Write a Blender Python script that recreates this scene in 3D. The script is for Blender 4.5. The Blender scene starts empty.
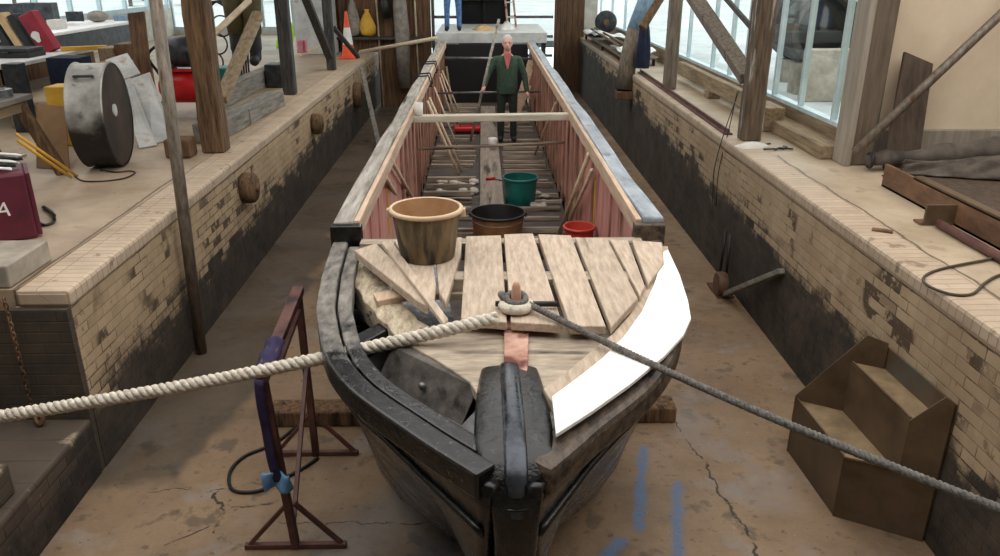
import bpy, bmesh, math, random
from mathutils import Vector, Matrix
random.seed(7)
C = bpy.context.scene.collection
S = bpy.context.scene
PI = math.pi
# ------------------------------------------------------------------ camera
F, YAW, PITCH, CZ = 780.0, math.radians(1.23), math.radians(21.67), 3.2
cam = bpy.data.cameras.new('camera'); co = bpy.data.objects.new('camera', cam); C.objects.link(co)
cam.sensor_width = 36; cam.lens = F / 1000 * 36; cam.clip_start = 0.05; cam.clip_end = 400
co.location = (0, 0, CZ); co.rotation_euler = (PI/2 - PITCH, 0, -YAW); S.camera = co
_sp, _cp, _st, _ct = math.sin(YAW), math.cos(YAW), math.sin(PITCH), math.cos(PITCH)
_f = Vector((_sp*_ct, _cp*_ct, -_st)); _r = Vector((_cp, -_sp, 0)); _u = Vector((_sp*_st, _cp*_st, _ct))
def ray(px, py): return _f + _r*((px-500)/F) - _u*((py-278)/F)
def az(px, py, z): d = ray(px, py); return Vector((0, 0, CZ)) + d*((z-CZ)/d.z)
def ay(px, py, y): d = ray(px, py); return Vector((0, 0, CZ)) + d*(y/d.y)
def ax(px, py, x): d = ray(px, py); return Vector((0, 0, CZ)) + d*(x/d.x)
V = Vector
# ------------------------------------------------------------------ colour / materials
def lin(c):
    return tuple((v/255/12.92 if v/255 <= .04045 else ((v/255+.055)/1.055)**2.4) for v in c) + (1,)
def mat(name, c1, c2, scale=6, stretch=(1, 1, 1), rough=.75, rough2=None, bump=.15, metal=0, rnd=0, spot=None, spot_scale=3, spot_at=.6, coat=0, detail=6, streak=None, bdist=.01):
    m = bpy.data.materials.new(name); m.use_nodes = True
    N = m.node_tree.nodes; L = m.node_tree.links; b = N['Principled BSDF']
    tc = N.new('ShaderNodeTexCoord'); mp = N.new('ShaderNodeMapping'); mp.inputs['Scale'].default_value = stretch
    L.new(tc.outputs['Object'], mp.inputs['Vector'])
    oi = N.new('ShaderNodeObjectInfo')
    ad = N.new('ShaderNodeVectorMath'); ad.operation = 'ADD'; ml = N.new('ShaderNodeVectorMath'); ml.operation = 'SCALE'
    ml.inputs[0].default_value = (7.1, 3.3, 5.7); L.new(oi.outputs['Random'], ml.inputs['Scale'])
    L.new(mp.outputs[0], ad.inputs[0]); L.new(ml.outputs[0], ad.inputs[1])
    n = N.new('ShaderNodeTexNoise'); n.inputs['Scale'].default_value = scale; n.inputs['Detail'].default_value = detail; n.inputs['Roughness'].default_value = .62
    L.new(ad.outputs[0], n.inputs['Vector'])
    cr = N.new('ShaderNodeValToRGB'); cr.color_ramp.elements[0].position = .33; cr.color_ramp.elements[1].position = .67
    cr.color_ramp.elements[0].color = lin(c1); cr.color_ramp.elements[1].color = lin(c2)
    L.new(n.outputs['Fac'], cr.inputs['Fac']); col = cr.outputs['Color']
    if spot:
        n2 = N.new('ShaderNodeTexNoise'); n2.inputs['Scale'].default_value = spot_scale; n2.inputs['Detail'].default_value = 5
        L.new(ad.outputs[0], n2.inputs['Vector'])
        mr = N.new('ShaderNodeMapRange'); mr.inputs[1].default_value = spot_at; mr.inputs[2].default_value = spot_at+.1
        L.new(n2.outputs['Fac'], mr.inputs[0])
        mx = N.new('ShaderNodeMix'); mx.data_type = 'RGBA'; L.new(mr.outputs[0], mx.inputs[0]); L.new(col, mx.inputs[6]); mx.inputs[7].default_value = lin(spot)
        col = mx.outputs[2]
    if rnd:
        hs = N.new('ShaderNodeHueSaturation'); mr = N.new('ShaderNodeMapRange'); mr.inputs[3].default_value = 1-rnd; mr.inputs[4].default_value = 1+rnd
        L.new(oi.outputs['Random'], mr.inputs[0]); L.new(mr.outputs[0], hs.inputs['Value']); L.new(col, hs.inputs['Color']); col = hs.outputs[0]
    L.new(col, b.inputs['Base Color'])
    if rough2 is None: b.inputs['Roughness'].default_value = rough
    else:
        mr = N.new('ShaderNodeMapRange'); mr.inputs[1].default_value = .35; mr.inputs[2].default_value = .65; mr.inputs[3].default_value = rough; mr.inputs[4].default_value = rough2
        L.new(n.outputs['Fac'], mr.inputs[0]); L.new(mr.outputs[0], b.inputs['Roughness'])
    b.inputs['Metallic'].default_value = metal
    if coat: b.inputs['Coat Weight'].default_value = coat; b.inputs['Coat Roughness'].default_value = .15
    if bump:
        bp = N.new('ShaderNodeBump'); bp.inputs['Strength'].default_value = min(1, bump*2); bp.inputs['Distance'].default_value = bdist
        L.new(n.outputs['Fac'], bp.inputs['Height']); L.new(bp.outputs[0], b.inputs['Normal'])
    return m
M = {}
gy, gx, gz = (6, .6, 6), (.6, 6, 6), (6, 6, .6)
M['deck'] = mat('weathered_deck_wood', (160, 142, 124), (198, 180, 160), 9, (5, .7, 5), .85, bump=.22, rnd=.07, spot=(92, 76, 62), spot_scale=1.3, spot_at=.66)
M['deckx'] = mat('weathered_cross_wood', (126, 112, 96), (182, 168, 150), 4, (1.2, 5, 5), .85, bump=.3, rnd=.06, spot=(52, 44, 36), spot_scale=1.5, spot_at=.6)
M['greywood'] = mat('grey_weathered_wood', (112, 106, 98), (178, 172, 162), 4, gy, .85, bump=.25, rnd=.06, spot=(38, 36, 34), spot_scale=1.5, spot_at=.63)
M['rail'] = mat('tarred_rail_wood', (62, 58, 54), (134, 128, 120), 5, (4, 1.5, 4), .5, bump=.35, spot=(12, 11, 11), spot_scale=2.2, spot_at=.5)
M['tarrail'] = mat('tar_coated_rail', (7, 7, 8), (24, 24, 25), 14, (4, 2, 4), .14, .34, bump=.6, spot=(84, 82, 82), spot_scale=9, spot_at=.62)
M['railbrown'] = mat('brown_rail_wood', (34, 28, 24), (104, 88, 72), 7, (4, 2, 4), .5, bump=.35, spot=(28, 23, 20), spot_scale=2.2, spot_at=.53)
M['rotten'] = mat('rotten_timber', (142, 128, 106), (208, 194, 168), 7, (5, 1.5, 5), .9, bump=.35, spot=(50, 40, 31), spot_scale=3.5, spot_at=.6)
M['lightwood'] = mat('pale_new_wood', (176, 148, 122), (212, 188, 164), 4, gy, .8, bump=.1, rnd=.05)
M['stick'] = mat('pale_stick_wood', (184, 164, 136), (214, 198, 172), 4, (3, 3, 3), .8, bump=.05, rnd=.08)
M['batten'] = mat('floor_batten_wood', (112, 98, 84), (184, 170, 152), 4, gx, .85, bump=.2, rnd=.12, spot=(44, 36, 30), spot_scale=2, spot_at=.56)
M['walk'] = mat('walkway_wood', (112, 102, 92), (150, 138, 124), 4, gy, .85, bump=.2, spot=(50, 43, 36), spot_scale=1.5, spot_at=.6)
M['post'] = mat('rough_post_wood', (58, 42, 28), (128, 98, 68), 5, gz, .9, bump=.5, rnd=.06, spot=(36, 27, 19), spot_scale=2, spot_at=.6)
M['darkpost'] = mat('dark_grey_post_wood', (36, 35, 34), (84, 80, 76), 5, gz, .85, bump=.3)
M['greypost'] = mat('grey_post_wood', (86, 76, 66), (134, 120, 104), 5, gz, .85, bump=.3, rnd=.05, spot=(60, 48, 38), spot_scale=2, spot_at=.62)
M['flaky'] = mat('flaking_post_paint', (66, 52, 40), (116, 98, 80), 5, gz, .85, bump=.4, spot=(206, 204, 198), spot_scale=2.2, spot_at=.62)
M['thwart'] = mat('pale_beam_wood', (170, 160, 142), (206, 198, 180), 4, gx, .8, bump=.1)
M['darkboard'] = mat('dark_brown_gap_shade', (60, 48, 38), (92, 76, 62), 3, gz, .8, bump=.15)
M['bolted'] = mat('dark_grey_plank', (58, 54, 50), (104, 98, 92), 4, (3, 3, 3), .85, bump=.3, spot=(34, 31, 28), spot_scale=3, spot_at=.6)
M['brownwood'] = mat('brown_board_wood', (72, 50, 33), (124, 92, 64), 4, gz, .8, bump=.2, rnd=.1)
M['baulk'] = mat('grey_baulk_wood', (92, 88, 82), (146, 140, 130), 4, gy, .9, bump=.3, rnd=.06, spot=(58, 54, 48), spot_scale=2, spot_at=.62)
M['beam'] = mat('tan_beam_wood', (112, 94, 72), (158, 138, 110), 4, gy, .85, bump=.2, rnd=.05, spot=(84, 66, 46), spot_scale=2, spot_at=.62)
M['tar'] = mat('black_tar', (5, 5, 6), (16, 15, 15), 7, (1, 1, 1), .16, .38, bump=.4, spot=(36, 31, 27), spot_scale=2.6, spot_at=.62, bdist=.008)
M['tarsmooth'] = mat('black_stem_tar', (7, 7, 8), (20, 19, 19), 16, (1, 1, 1), .12, .32, bump=.7, spot=(46, 42, 39), spot_scale=14, spot_at=.62)
M['strap'] = mat('bare_iron_strap', (34, 35, 38), (84, 88, 96), 8, (1, 1, 1), .16, .36, bump=.15, metal=.8, spot=(52, 44, 40), spot_scale=4, spot_at=.62)
M['pinkrust'] = mat('pink_rusted_iron', (150, 104, 88), (206, 168, 150), 7, (1, 1, 1), .8, bump=.25, spot=(96, 50, 40), spot_scale=6, spot_at=.55)
M['pegwood'] = mat('pinkish_peg', (170, 128, 106), (204, 168, 144), 8, rough=.8, bump=.15)
M['blackiron'] = mat('black_iron', (18, 17, 17), (50, 47, 45), 9, rough=.5, bump=.2, metal=.3)
M['pink'] = mat('faded_pink_paint', (172, 112, 104), (208, 156, 144), 3, (3, 3, .6), .75, bump=.12, spot=(116, 82, 62), spot_scale=1.2, spot_at=.6)
M['rib'] = mat('rib_brown_pink', (118, 88, 72), (190, 150, 128), 4, gz, .8, bump=.2, rnd=.1, spot=(70, 46, 34), spot_scale=2, spot_at=.58)
M['bilge'] = mat('dirty_bilge_boards', (36, 31, 28), (84, 74, 66), 5, (1, 2, 1), .7, .95, bump=.4, spot=(112, 100, 88), spot_scale=5, spot_at=.64)
M['cover'] = mat('grey_blue_sheet', (122, 130, 138), (172, 180, 188), 4, (2, .7, 2), .5, bump=.15, spot=(92, 96, 100), spot_scale=2.5, spot_at=.64)
M['whiteply'] = mat('white_panel', (238, 236, 230), (250, 249, 246), 3, rough=.6, bump=.02)
M['black'] = mat('matt_black', (7, 7, 8), (18, 18, 19), 4, rough=.8, bump=.1)
M['rope'] = mat('white_rope_fibre', (176, 166, 150), (228, 220, 206), 30, rough=.95, bump=.4)
M['greyrope'] = mat('grey_rope_fibre', (74, 70, 66), (118, 114, 108), 40, rough=.8, bump=.5)
M['redsteel'] = mat('oxide_red_steel', (66, 38, 34), (112, 74, 66), 6, rough=.55, bump=.2, metal=.1, rnd=.03, spot=(44, 28, 26), spot_scale=4, spot_at=.6)
M['boxsteel'] = mat('brown_plate_steel', (76, 60, 44), (112, 92, 70), 3, rough=.4, rough2=.6, bump=.1, metal=.2, spot=(92, 90, 82), spot_scale=1.4, spot_at=.62)
M['trayrust'] = mat('dusty_tray_steel', (104, 86, 62), (150, 128, 96), 5, rough=.75, bump=.2, metal=.1, spot=(66, 52, 38), spot_scale=2, spot_at=.62)
M['rustbeam'] = mat('rusty_rolled_steel', (78, 54, 38), (130, 96, 70), 4, (2, .7, 2), .65, bump=.2, metal=.15, spot=(60, 38, 28), spot_scale=2, spot_at=.6)
M['pipe'] = mat('galvanised_pipe', (92, 82, 72), (138, 126, 112), 8, (4, 4, 1), .55, bump=.1, metal=.4, spot=(94, 62, 44), spot_scale=4, spot_at=.6)
M['tan'] = mat('muddy_bucket_plastic', (74, 62, 46), (132, 112, 82), 7, (2.5, 2.5, .5), .7, bump=.1, spot=(50, 43, 36), spot_scale=5, spot_at=.53)
M['tanin'] = mat('inner_bucket_plastic', (150, 112, 76), (178, 140, 100), 5, rough=.7, bump=.05)
M['rim'] = mat('bucket_rim_plastic', (184, 158, 126), (208, 184, 152), 5, rough=.65, bump=.03)
M['blackplastic'] = mat('black_plastic', (14, 14, 15), (34, 33, 32), 5, rough=.5, bump=.08, spot=(70, 62, 54), spot_scale=4, spot_at=.68)
M['ochre'] = mat('tan_tub_plastic', (110, 76, 44), (146, 104, 64), 5, rough=.6, bump=.05, spot=(50, 40, 30), spot_scale=3, spot_at=.6)
M['green'] = mat('teal_green_plastic', (14, 84, 78), (24, 112, 102), 4, rough=.45, bump=.03, spot=(40, 70, 62), spot_scale=3, spot_at=.66)
M['red'] = mat('red_plastic', (158, 44, 36), (194, 66, 54), 4, rough=.5, bump=.03)
M['redpaint'] = mat('glossy_red_paint', (170, 14, 20), (206, 28, 34), 4, rough=.3, bump=.02)
M['darkred'] = mat('dull_red_paint', (128, 18, 36), (160, 30, 50), 4, rough=.5, bump=.02)
M['maroon'] = mat('maroon_case', (72, 18, 34), (96, 28, 46), 4, rough=.5, bump=.05)
M['white'] = mat('white_plastic', (214, 212, 206), (234, 232, 228), 4, rough=.5, bump=.02)
M['offwhite'] = mat('stained_white_board', (168, 168, 166), (208, 208, 204), 3, rough=.7, bump=.05, spot=(140, 108, 84), spot_scale=3, spot_at=.63)
M['drum'] = mat('scuffed_drum_metal', (132, 130, 124), (196, 194, 188), 4, (1, 1, 1), .45, bump=.08, metal=.2, spot=(50, 48, 46), spot_scale=1.6, spot_at=.54)
M['drumlid'] = mat('dark_brown_drum_end', (36, 26, 20), (74, 56, 42), 3, rough=.6, bump=.1)
M['metal'] = mat('dull_grey_metal', (92, 94, 96), (140, 142, 144), 6, rough=.4, bump=.05, metal=.6)
M['darkmetal'] = mat('dark_machine_metal', (24, 26, 30), (68, 70, 74), 8, rough=.45, bump=.1, metal=.3)
M['canvas'] = mat('grey_brown_canvas', (60, 54, 48), (104, 94, 84), 5, rough=.9, bump=.3, spot=(52, 45, 38), spot_scale=2, spot_at=.6)
M['yellow'] = mat('yellow_paint', (196, 148, 40), (222, 174, 62), 5, rough=.6, bump=.03)
M['card'] = mat('brown_cardboard', (124, 92, 60), (148, 114, 78), 3, rough=.9, bump=.03)
M['cable'] = mat('black_cable_rubber', (16, 15, 15), (34, 32, 30), 8, rough=.55, bump=.02)
M['browncable'] = mat('dusty_cable_rubber', (62, 50, 36), (86, 70, 52), 8, rough=.7, bump=.02)
M['jeans'] = mat('blue_denim', (52, 84, 130), (96, 130, 176), 20, rough=.9, bump=.2)
M['pullover'] = mat('dark_green_knit', (44, 62, 50), (66, 88, 72), 30, rough=.95, bump=.3)
M['trousers'] = mat('dark_green_trousers', (28, 38, 32), (42, 54, 45), 20, rough=.95, bump=.2)
M['skin'] = mat('skin', (204, 150, 134), (222, 174, 158), 6, rough=.6, bump=.02)
M['shirt'] = mat('pink_shirt_cloth', (176, 92, 92), (196, 116, 112), 20, rough=.9, bump=.1)
M['greyhair'] = mat('grey_hair', (172, 162, 158), (214, 204, 200), 30, rough=.9, bump=.4)
M['boot'] = mat('black_leather', (14, 14, 15), (32, 30, 30), 10, rough=.6, bump=.1)
M['navy'] = mat('navy_cloth', (10, 16, 34), (22, 34, 62), 10, rough=.9, bump=.2)
M['bluecloth'] = mat('pale_blue_cloth', (88, 140, 196), (130, 176, 222), 12, rough=.9, bump=.3)
M['purple'] = mat('purple_webbing', (30, 24, 50), (54, 44, 88), 14, rough=.8, bump=.2)
M['orange'] = mat('cone_orange', (226, 74, 34), (240, 96, 50), 4, rough=.5, bump=.02)
M['hivis'] = mat('hi_vis_cloth', (150, 206, 40), (184, 232, 70), 8, rough=.8, bump=.2)
M['olive'] = mat('olive_rubber_cloth', (66, 58, 34), (96, 86, 54), 6, rough=.8, bump=.2)
M['pinkcloth'] = mat('pink_cloth', (206, 120, 140), (226, 150, 164), 8, rough=.9, bump=.2)
M['sack'] = mat('grey_sack', (120, 112, 104), (160, 150, 140), 8, rough=.9, bump=.3)
M['straw'] = mat('tan_cloth', (186, 152, 108), (214, 184, 142), 8, rough=.95, bump=.3)
M['frame'] = mat('white_window_frame', (176, 196, 204), (206, 222, 228), 4, rough=.5, bump=.03)
M['jamb'] = mat('grey_brown_jamb', (84, 72, 58), (112, 98, 82), 3, gz, .7, bump=.08)
M['jamblit'] = mat('lit_jamb_edge_and_baseboard', (132, 122, 108), (158, 148, 134), 3, gz, .7, bump=.05)  # paler jamb copy: lit post edge put into colour; baseboard's own tone
M['plaster'] = mat('beige_plaster', (204, 184, 156), (222, 204, 178), 1.5, rough=.9, bump=.05)
M['concrete'] = mat('grey_concrete', (132, 124, 112), (176, 166, 152), 4, rough=.9, bump=.15, spot=(104, 94, 82), spot_scale=2, spot_at=.62)
M['stone'] = mat('pale_rubble', (150, 142, 132), (206, 198, 188), 8, rough=.9, bump=.3)
M['paper'] = mat('white_paper', (226, 228, 228), (244, 244, 244), 4, rough=.8, bump=.01)
M['bluepaint'] = mat('worn_blue_paint', (92, 124, 152), (138, 160, 176), 5, gz, .75, bump=.25, spot=(112, 92, 74), spot_scale=2, spot_at=.58)
M['whitebrick'] = mat('whitewashed_brick', (186, 180, 170), (216, 212, 204), 4, rough=.9, bump=.2)
M['outground'] = mat('outdoor_paving', (160, 166, 168), (186, 190, 192), .6, rough=.9, bump=.05)
M['hedge'] = mat('distant_foliage', (58, 82, 76), (110, 138, 130), 3, rough=.9, bump=.4)
def glass():
    m = bpy.data.materials.new('window_glass'); m.use_nodes = True; N = m.node_tree.nodes; L = m.node_tree.links
    N.remove(N['Principled BSDF']); t = N.new('ShaderNodeBsdfTransparent'); t.inputs[0].default_value = (.93, .98, .98, 1)
    g = N.new('ShaderNodeBsdfGlossy'); g.inputs['Roughness'].default_value = .03; x = N.new('ShaderNodeMixShader'); x.inputs[0].default_value = .07
    L.new(t.outputs[0], x.inputs[1]); L.new(g.outputs[0], x.inputs[2]); L.new(x.outputs[0], N['Material Output'].inputs[0]); return m
M['glass'] = glass()
# node helpers for the big surfaces
class NB:
    def __init__(s, name):
        s.m = bpy.data.materials.new(name); s.m.use_nodes = True; s.N = s.m.node_tree.nodes; s.L = s.m.node_tree.links; s.b = s.N['Principled BSDF']
        tc = s.N.new('ShaderNodeTexCoord'); s.co = tc.outputs['Object']
        sx = s.N.new('ShaderNodeSeparateXYZ'); s.L.new(s.co, sx.inputs[0]); s.x, s.y, s.z = sx.outputs
    def put(s, a, sock):
        if isinstance(a, (int, float)): sock.default_value = a
        else: s.L.new(a, sock)
    def op(s, o, a, b=None, c=None):
        n = s.N.new('ShaderNodeMath'); n.operation = o; s.put(a, n.inputs[0])
        if b is not None: s.put(b, n.inputs[1])
        if c is not None: s.put(c, n.inputs[2])
        return n.outputs[0]
    def noise(s, scale, detail=5, vec=None, rough=.6):
        n = s.N.new('ShaderNodeTexNoise'); n.inputs['Scale'].default_value = scale; n.inputs['Detail'].default_value = detail; n.inputs['Roughness'].default_value = rough
        s.L.new(vec or s.co, n.inputs['Vector']); return n.outputs['Fac']
    def ramp(s, fac, c1, c2, a=.35, b=.65):
        r = s.N.new('ShaderNodeValToRGB'); e = r.color_ramp.elements; e[0].position = a; e[1].position = b; e[0].color = lin(c1); e[1].color = lin(c2)
        s.L.new(fac, r.inputs[0]); return r.outputs[0]
    def step(s, v, a, b):
        n = s.N.new('ShaderNodeMapRange'); n.interpolation_type = 'SMOOTHSTEP'; s.put(v, n.inputs[0]); n.inputs[1].default_value = a; n.inputs[2].default_value = b; return n.outputs[0]
    def mix(s, fac, c1, c2):
        n = s.N.new('ShaderNodeMix'); n.data_type = 'RGBA'; s.put(fac, n.inputs[0])
        for c, k in ((c1, 6), (c2, 7)):
            if isinstance(c, tuple): n.inputs[k].default_value = lin(c)
            else: s.L.new(c, n.inputs[k])
        return n.outputs[2]
    def seg(s, ax_, ay_, bx_, by_, w, wob=.12, wscale=2.5, soft=.5):
        """mask of a wobbly stroke from a to b on the ground"""
        nx = s.op('MULTIPLY', s.op('SUBTRACT', s.noise(wscale, 4), .5), wob*2)
        px, py = s.op('ADD', s.x, nx), s.op('ADD', s.y, nx)
        dx, dy = bx_-ax_, by_-ay_; l2 = dx*dx+dy*dy
        t = s.op('DIVIDE', s.op('ADD', s.op('MULTIPLY', s.op('SUBTRACT', px, ax_), dx), s.op('MULTIPLY', s.op('SUBTRACT', py, ay_), dy)), l2)
        t = s.op('MINIMUM', s.op('MAXIMUM', t, 0), 1)
        ex = s.op('SUBTRACT', px, s.op('MULTIPLY_ADD', t, dx, ax_)); ey = s.op('SUBTRACT', py, s.op('MULTIPLY_ADD', t, dy, ay_))
        d = s.op('SQRT', s.op('ADD', s.op('MULTIPLY', ex, ex), s.op('MULTIPLY', ey, ey)))
        return s.op('SUBTRACT', 1, s.step(d, w*(1-soft), w))
    def bump(s, h, strength, dist):
        n = s.N.new('ShaderNodeBump'); n.inputs['Strength'].default_value = strength; n.inputs['Distance'].default_value = dist; s.put(h, n.inputs['Height']); s.L.new(n.outputs[0], s.b.inputs['Normal'])
    def done(s, col, rough=.85):
        s.L.new(col, s.b.inputs['Base Color']); s.put(rough, s.b.inputs['Roughness']); return s.m
def brick_mat(name, u, v, tide, amp, bw=.225, rh=.075, base=((140, 118, 88), (188, 166, 132)), dark=(26, 23, 21), vert=False, slope=0):
    k = NB(name); ax3 = {'x': k.x, 'y': k.y, 'z': k.z}
    cb = k.N.new('ShaderNodeCombineXYZ'); k.L.new(ax3[u], cb.inputs[0])
    vv = ax3[v] if len(v) == 1 else k.op('ADD', ax3[v[0]], ax3[v[1]]); k.L.new(vv, cb.inputs[1])
    br = k.N.new('ShaderNodeTexBrick'); k.L.new(cb.outputs[0], br.inputs['Vector'])
    br.inputs['Scale'].default_value = 1; br.inputs['Brick Width'].default_value = bw; br.inputs['Row Height'].default_value = rh; br.inputs['Mortar Size'].default_value = .006; br.inputs['Mortar Smooth'].default_value = .6
    br.inputs['Color1'].default_value = (.46, .46, .46, 1); br.inputs['Color2'].default_value = (.56, .56, .56, 1); br.inputs['Mortar'].default_value = (.44, .44, .44, 1)
    if vert: br.offset = 0
    bw_ = k.N.new('ShaderNodeRGBToBW'); k.L.new(br.outputs['Color'], bw_.inputs[0])
    f = k.op('MULTIPLY_ADD', bw_.outputs[0], .6, k.op('MULTIPLY', k.noise(2.2, 8, rough=.7), .45))
    col = k.ramp(f, base[0], base[1], .38, .66)
    col = k.mix(k.op('MULTIPLY', k.step(k.noise(3.1, 4), .58, .66), .55), col, (178, 160, 134))
    odd = k.op('MULTIPLY', k.op('SUBTRACT', 1, k.step(bw_.outputs[0], .476, .482)), k.step(k.noise(1.3, 3), .47, .56))
    if not vert: col = k.mix(k.op('MULTIPLY', k.op('MULTIPLY', odd, k.step(k.noise(17, 4), .38, .46)), .9), col, (66, 50, 36))
    col = k.mix(k.op('MULTIPLY', k.step(k.noise(6.5, 4), .62, .7), .6), col, (92, 72, 52))
    col = k.mix(k.op('MULTIPLY', br.outputs['Fac'], .13 if not vert else .35), col, (112, 92, 70))
    if tide is not None:
        e = k.op('ADD', k.op('MULTIPLY_ADD', k.y, -slope, k.op('MULTIPLY_ADD', bw_.outputs[0], 1.6, -.82)), k.op('ADD', k.z, k.op('MULTIPLY', k.op('SUBTRACT', k.noise(1.1, 9, rough=.78), .5), amp*2)))
        d = k.op('SUBTRACT', 1, k.step(e, tide-.1, tide+.1))
        dk = k.ramp(k.noise(4, 8, rough=.75), dark, (78, 66, 54), .42, .72)
        col = k.mix(k.op('MULTIPLY', d, .95), col, dk)
    k.bump(k.op('ADD', k.op('MULTIPLY', br.outputs['Fac'], -.6), k.op('MULTIPLY', k.noise(14, 5), .5)), .6, .008)
    return k.done(col, .85 if not vert else .6)
M['brickL'] = brick_mat('left_dock_brick', 'y', 'z', .42, .5, slope=.022, base=((146, 124, 96), (192, 168, 136)))
M['brickR'] = brick_mat('right_dock_brick', 'y', 'z', .56, .54, slope=.04, base=((138, 116, 90), (184, 162, 132)))
M['brickEnd'] = brick_mat('return_dock_brick', 'x', 'z', 2.2, .0, dark=(52, 47, 42))
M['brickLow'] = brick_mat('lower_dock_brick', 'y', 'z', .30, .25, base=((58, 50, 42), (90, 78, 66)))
M['copeL'] = brick_mat('left_coping_brick', 'y', 'zx', None, 0, .075, .5, ((160, 138, 116), (208, 188, 164)), vert=True)
M['copeR'] = brick_mat('right_coping_brick', 'y', 'zx', None, 0, .075, .5, ((148, 128, 106), (196, 176, 154)), vert=True)
def floor_mat():
    k = NB('dock_floor_concrete')
    col = k.ramp(k.noise(.9, 8, rough=.68), (104, 84, 64), (160, 134, 106), .32, .68)
    col = k.mix(k.op('MULTIPLY', k.step(k.noise(1.7, 6), .55, .66), .5), col, (150, 142, 136))
    col = k.mix(k.op('MULTIPLY', k.step(k.noise(3.6, 6), .57, .66), .6), col, (66, 56, 48))
    col = k.mix(k.op('MULTIPLY', k.step(k.noise(14, 6), .6, .68), .6), col, (70, 56, 44)); col = k.mix(k.op('MULTIPLY', k.step(k.noise(26, 3), .7, .74), .6), col, (176, 166, 154))
    col = k.mix(k.op('MULTIPLY', k.step(k.noise(5.5, 9, rough=.8), .54, .66), .45), col, (84, 70, 56)); col = k.mix(k.op('MULTIPLY', k.step(k.noise(7.5, 9, rough=.8), .58, .7), .4), col, (176, 158, 136))
    # darker ground by the left wall
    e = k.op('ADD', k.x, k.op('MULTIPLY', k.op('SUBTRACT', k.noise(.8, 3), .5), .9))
    dark_strip = k.op('MULTIPLY', k.op('SUBTRACT', 1, k.step(e, -1.98, -1.86)), k.step(k.op('ADD', k.y, k.op('MULTIPLY', k.noise(1.5, 3), .5)), 4.55, 4.7))
    col = k.mix(k.op('MULTIPLY', dark_strip, .7), col, (54, 50, 44))
    # blue paint spilled and brushed on the floor
    nz = k.op('MULTIPLY', k.step(k.noise(60, 4), .34, .54), .95)
    for a in ((1.13, 4.72, .93, 3.86, .06), (1.27, 4.3, 1.12, 3.62, .06), (.8, 3.75, .6, 3.5, .07)):
        col = k.mix(k.op('MULTIPLY', k.seg(*a, .06, 6, .95), k.op('MULTIPLY', nz, k.step(k.noise(22, 3), .15, .42))), col, (78, 116, 158))
    col = k.mix(k.op('MULTIPLY', k.seg(-.35, 3.45, -.2, 3.9, .3, .3, 3, .8), .6), col, (62, 78, 92))
    col = k.mix(k.op('MULTIPLY', k.seg(-.9, 3.6, -.45, 4.2, .35, .3, 3, .9), .45), col, (136, 138, 140))
    col = k.mix(k.op('MULTIPLY', k.seg(1.5, 5.2, 1.9, 4.2, .3, .5, 3, .9), .45), col, (138, 130, 126))
    for a in ((1.42, 5.25, 1.5, 4.6, .009), (1.5, 4.6, 1.6, 3.4, .011), (-2.3, 4.3, -1.3, 4.35, .008), (-1.75, 4.3, -1.65, 3.9, .012), (-1.65, 4.1, -1.3, 4.2, .009), (-1.7, 3.95, -1.95, 3.75, .008), (-1.3, 3.95, .0, 3.95, .006)):
        col = k.mix(k.op('MULTIPLY', k.seg(*a, .13, 3), k.op('MULTIPLY', k.step(k.noise(5, 3), .38, .5), .9)), col, (40, 32, 25))
    k.bump(k.noise(9, 8), .35, .02)
    return k.done(col, k.step(k.noise(1.2, 4), .0, .95))
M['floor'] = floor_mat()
def drum_mat():
    k = NB('dark_bottom_drum_metal'); col = k.ramp(k.noise(4, 6), (128, 128, 122), (188, 186, 180))
    e = k.op('ADD', k.z, k.op('MULTIPLY', k.op('SUBTRACT', k.noise(3, 5), .5), .5))
    col = k.mix(k.op('SUBTRACT', 1, k.step(e, .42, .66)), col, (30, 29, 29)); col = k.mix(k.op('MULTIPLY', k.step(k.noise(5, 4), .6, .68), .7), col, (70, 66, 62))  # shell darkens towards the bottom with a ragged edge
    k.b.inputs['Metallic'].default_value = .2; return k.done(col, .45)
M['drumshell'] = drum_mat()
def rail_mat():
    k = NB('part_tarred_rail'); mp = k.N.new('ShaderNodeMapping'); mp.inputs['Scale'].default_value = (4, 1.5, 4); k.L.new(k.co, mp.inputs[0])
    wood = k.ramp(k.noise(5, 6, mp.outputs[0]), (66, 62, 58), (140, 134, 126), .33, .67)
    tar = k.ramp(k.noise(14, 6), (7, 7, 8), (26, 26, 27), .35, .65); tar = k.mix(k.op('MULTIPLY', k.step(k.noise(40, 4), .6, .7), .6), tar, (96, 94, 94))
    e = k.op('ADD', k.y, k.op('MULTIPLY', k.op('SUBTRACT', k.noise(3.5, 6, rough=.75), .5), 1.6)); f = k.op('SUBTRACT', 1, k.step(e, -.85, -.55))
    k.bump(k.noise(22, 6), .5, .006); return k.done(k.mix(f, wood, tar), k.op('MULTIPLY_ADD', f, -.5, .72))
M['railmix'] = rail_mat()
def quay_mat(name, crack, c1, c2):
    k = NB(name)
    col = k.ramp(k.noise(1.3, 8, rough=.65), c1, c2, .33, .67)
    col = k.mix(k.op('MULTIPLY', k.step(k.noise(2.6, 6), .6, .7), .5), col, (118, 98, 74))
    col = k.mix(k.op('MULTIPLY', k.step(k.noise(11, 4), .64, .7), .4), col, (104, 86, 64))
    for a in crack: col = k.mix(k.op('MULTIPLY', k.seg(*a), .8), col, (66, 52, 38))
    k.bump(k.noise(9, 8), .25, .015)
    return k.done(col, .55)
M['quayL'] = quay_mat('left_quay_concrete', [(-2.97, 4.6, -2.99, 7.4, .016, .03, 2)], (150, 130, 108), (190, 170, 146))
M['quayR'] = quay_mat('right_quay_concrete', [(2.9, 2.5, 2.92, 7.6, .014, .05, 2)], (150, 132, 108), (190, 172, 148))
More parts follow.
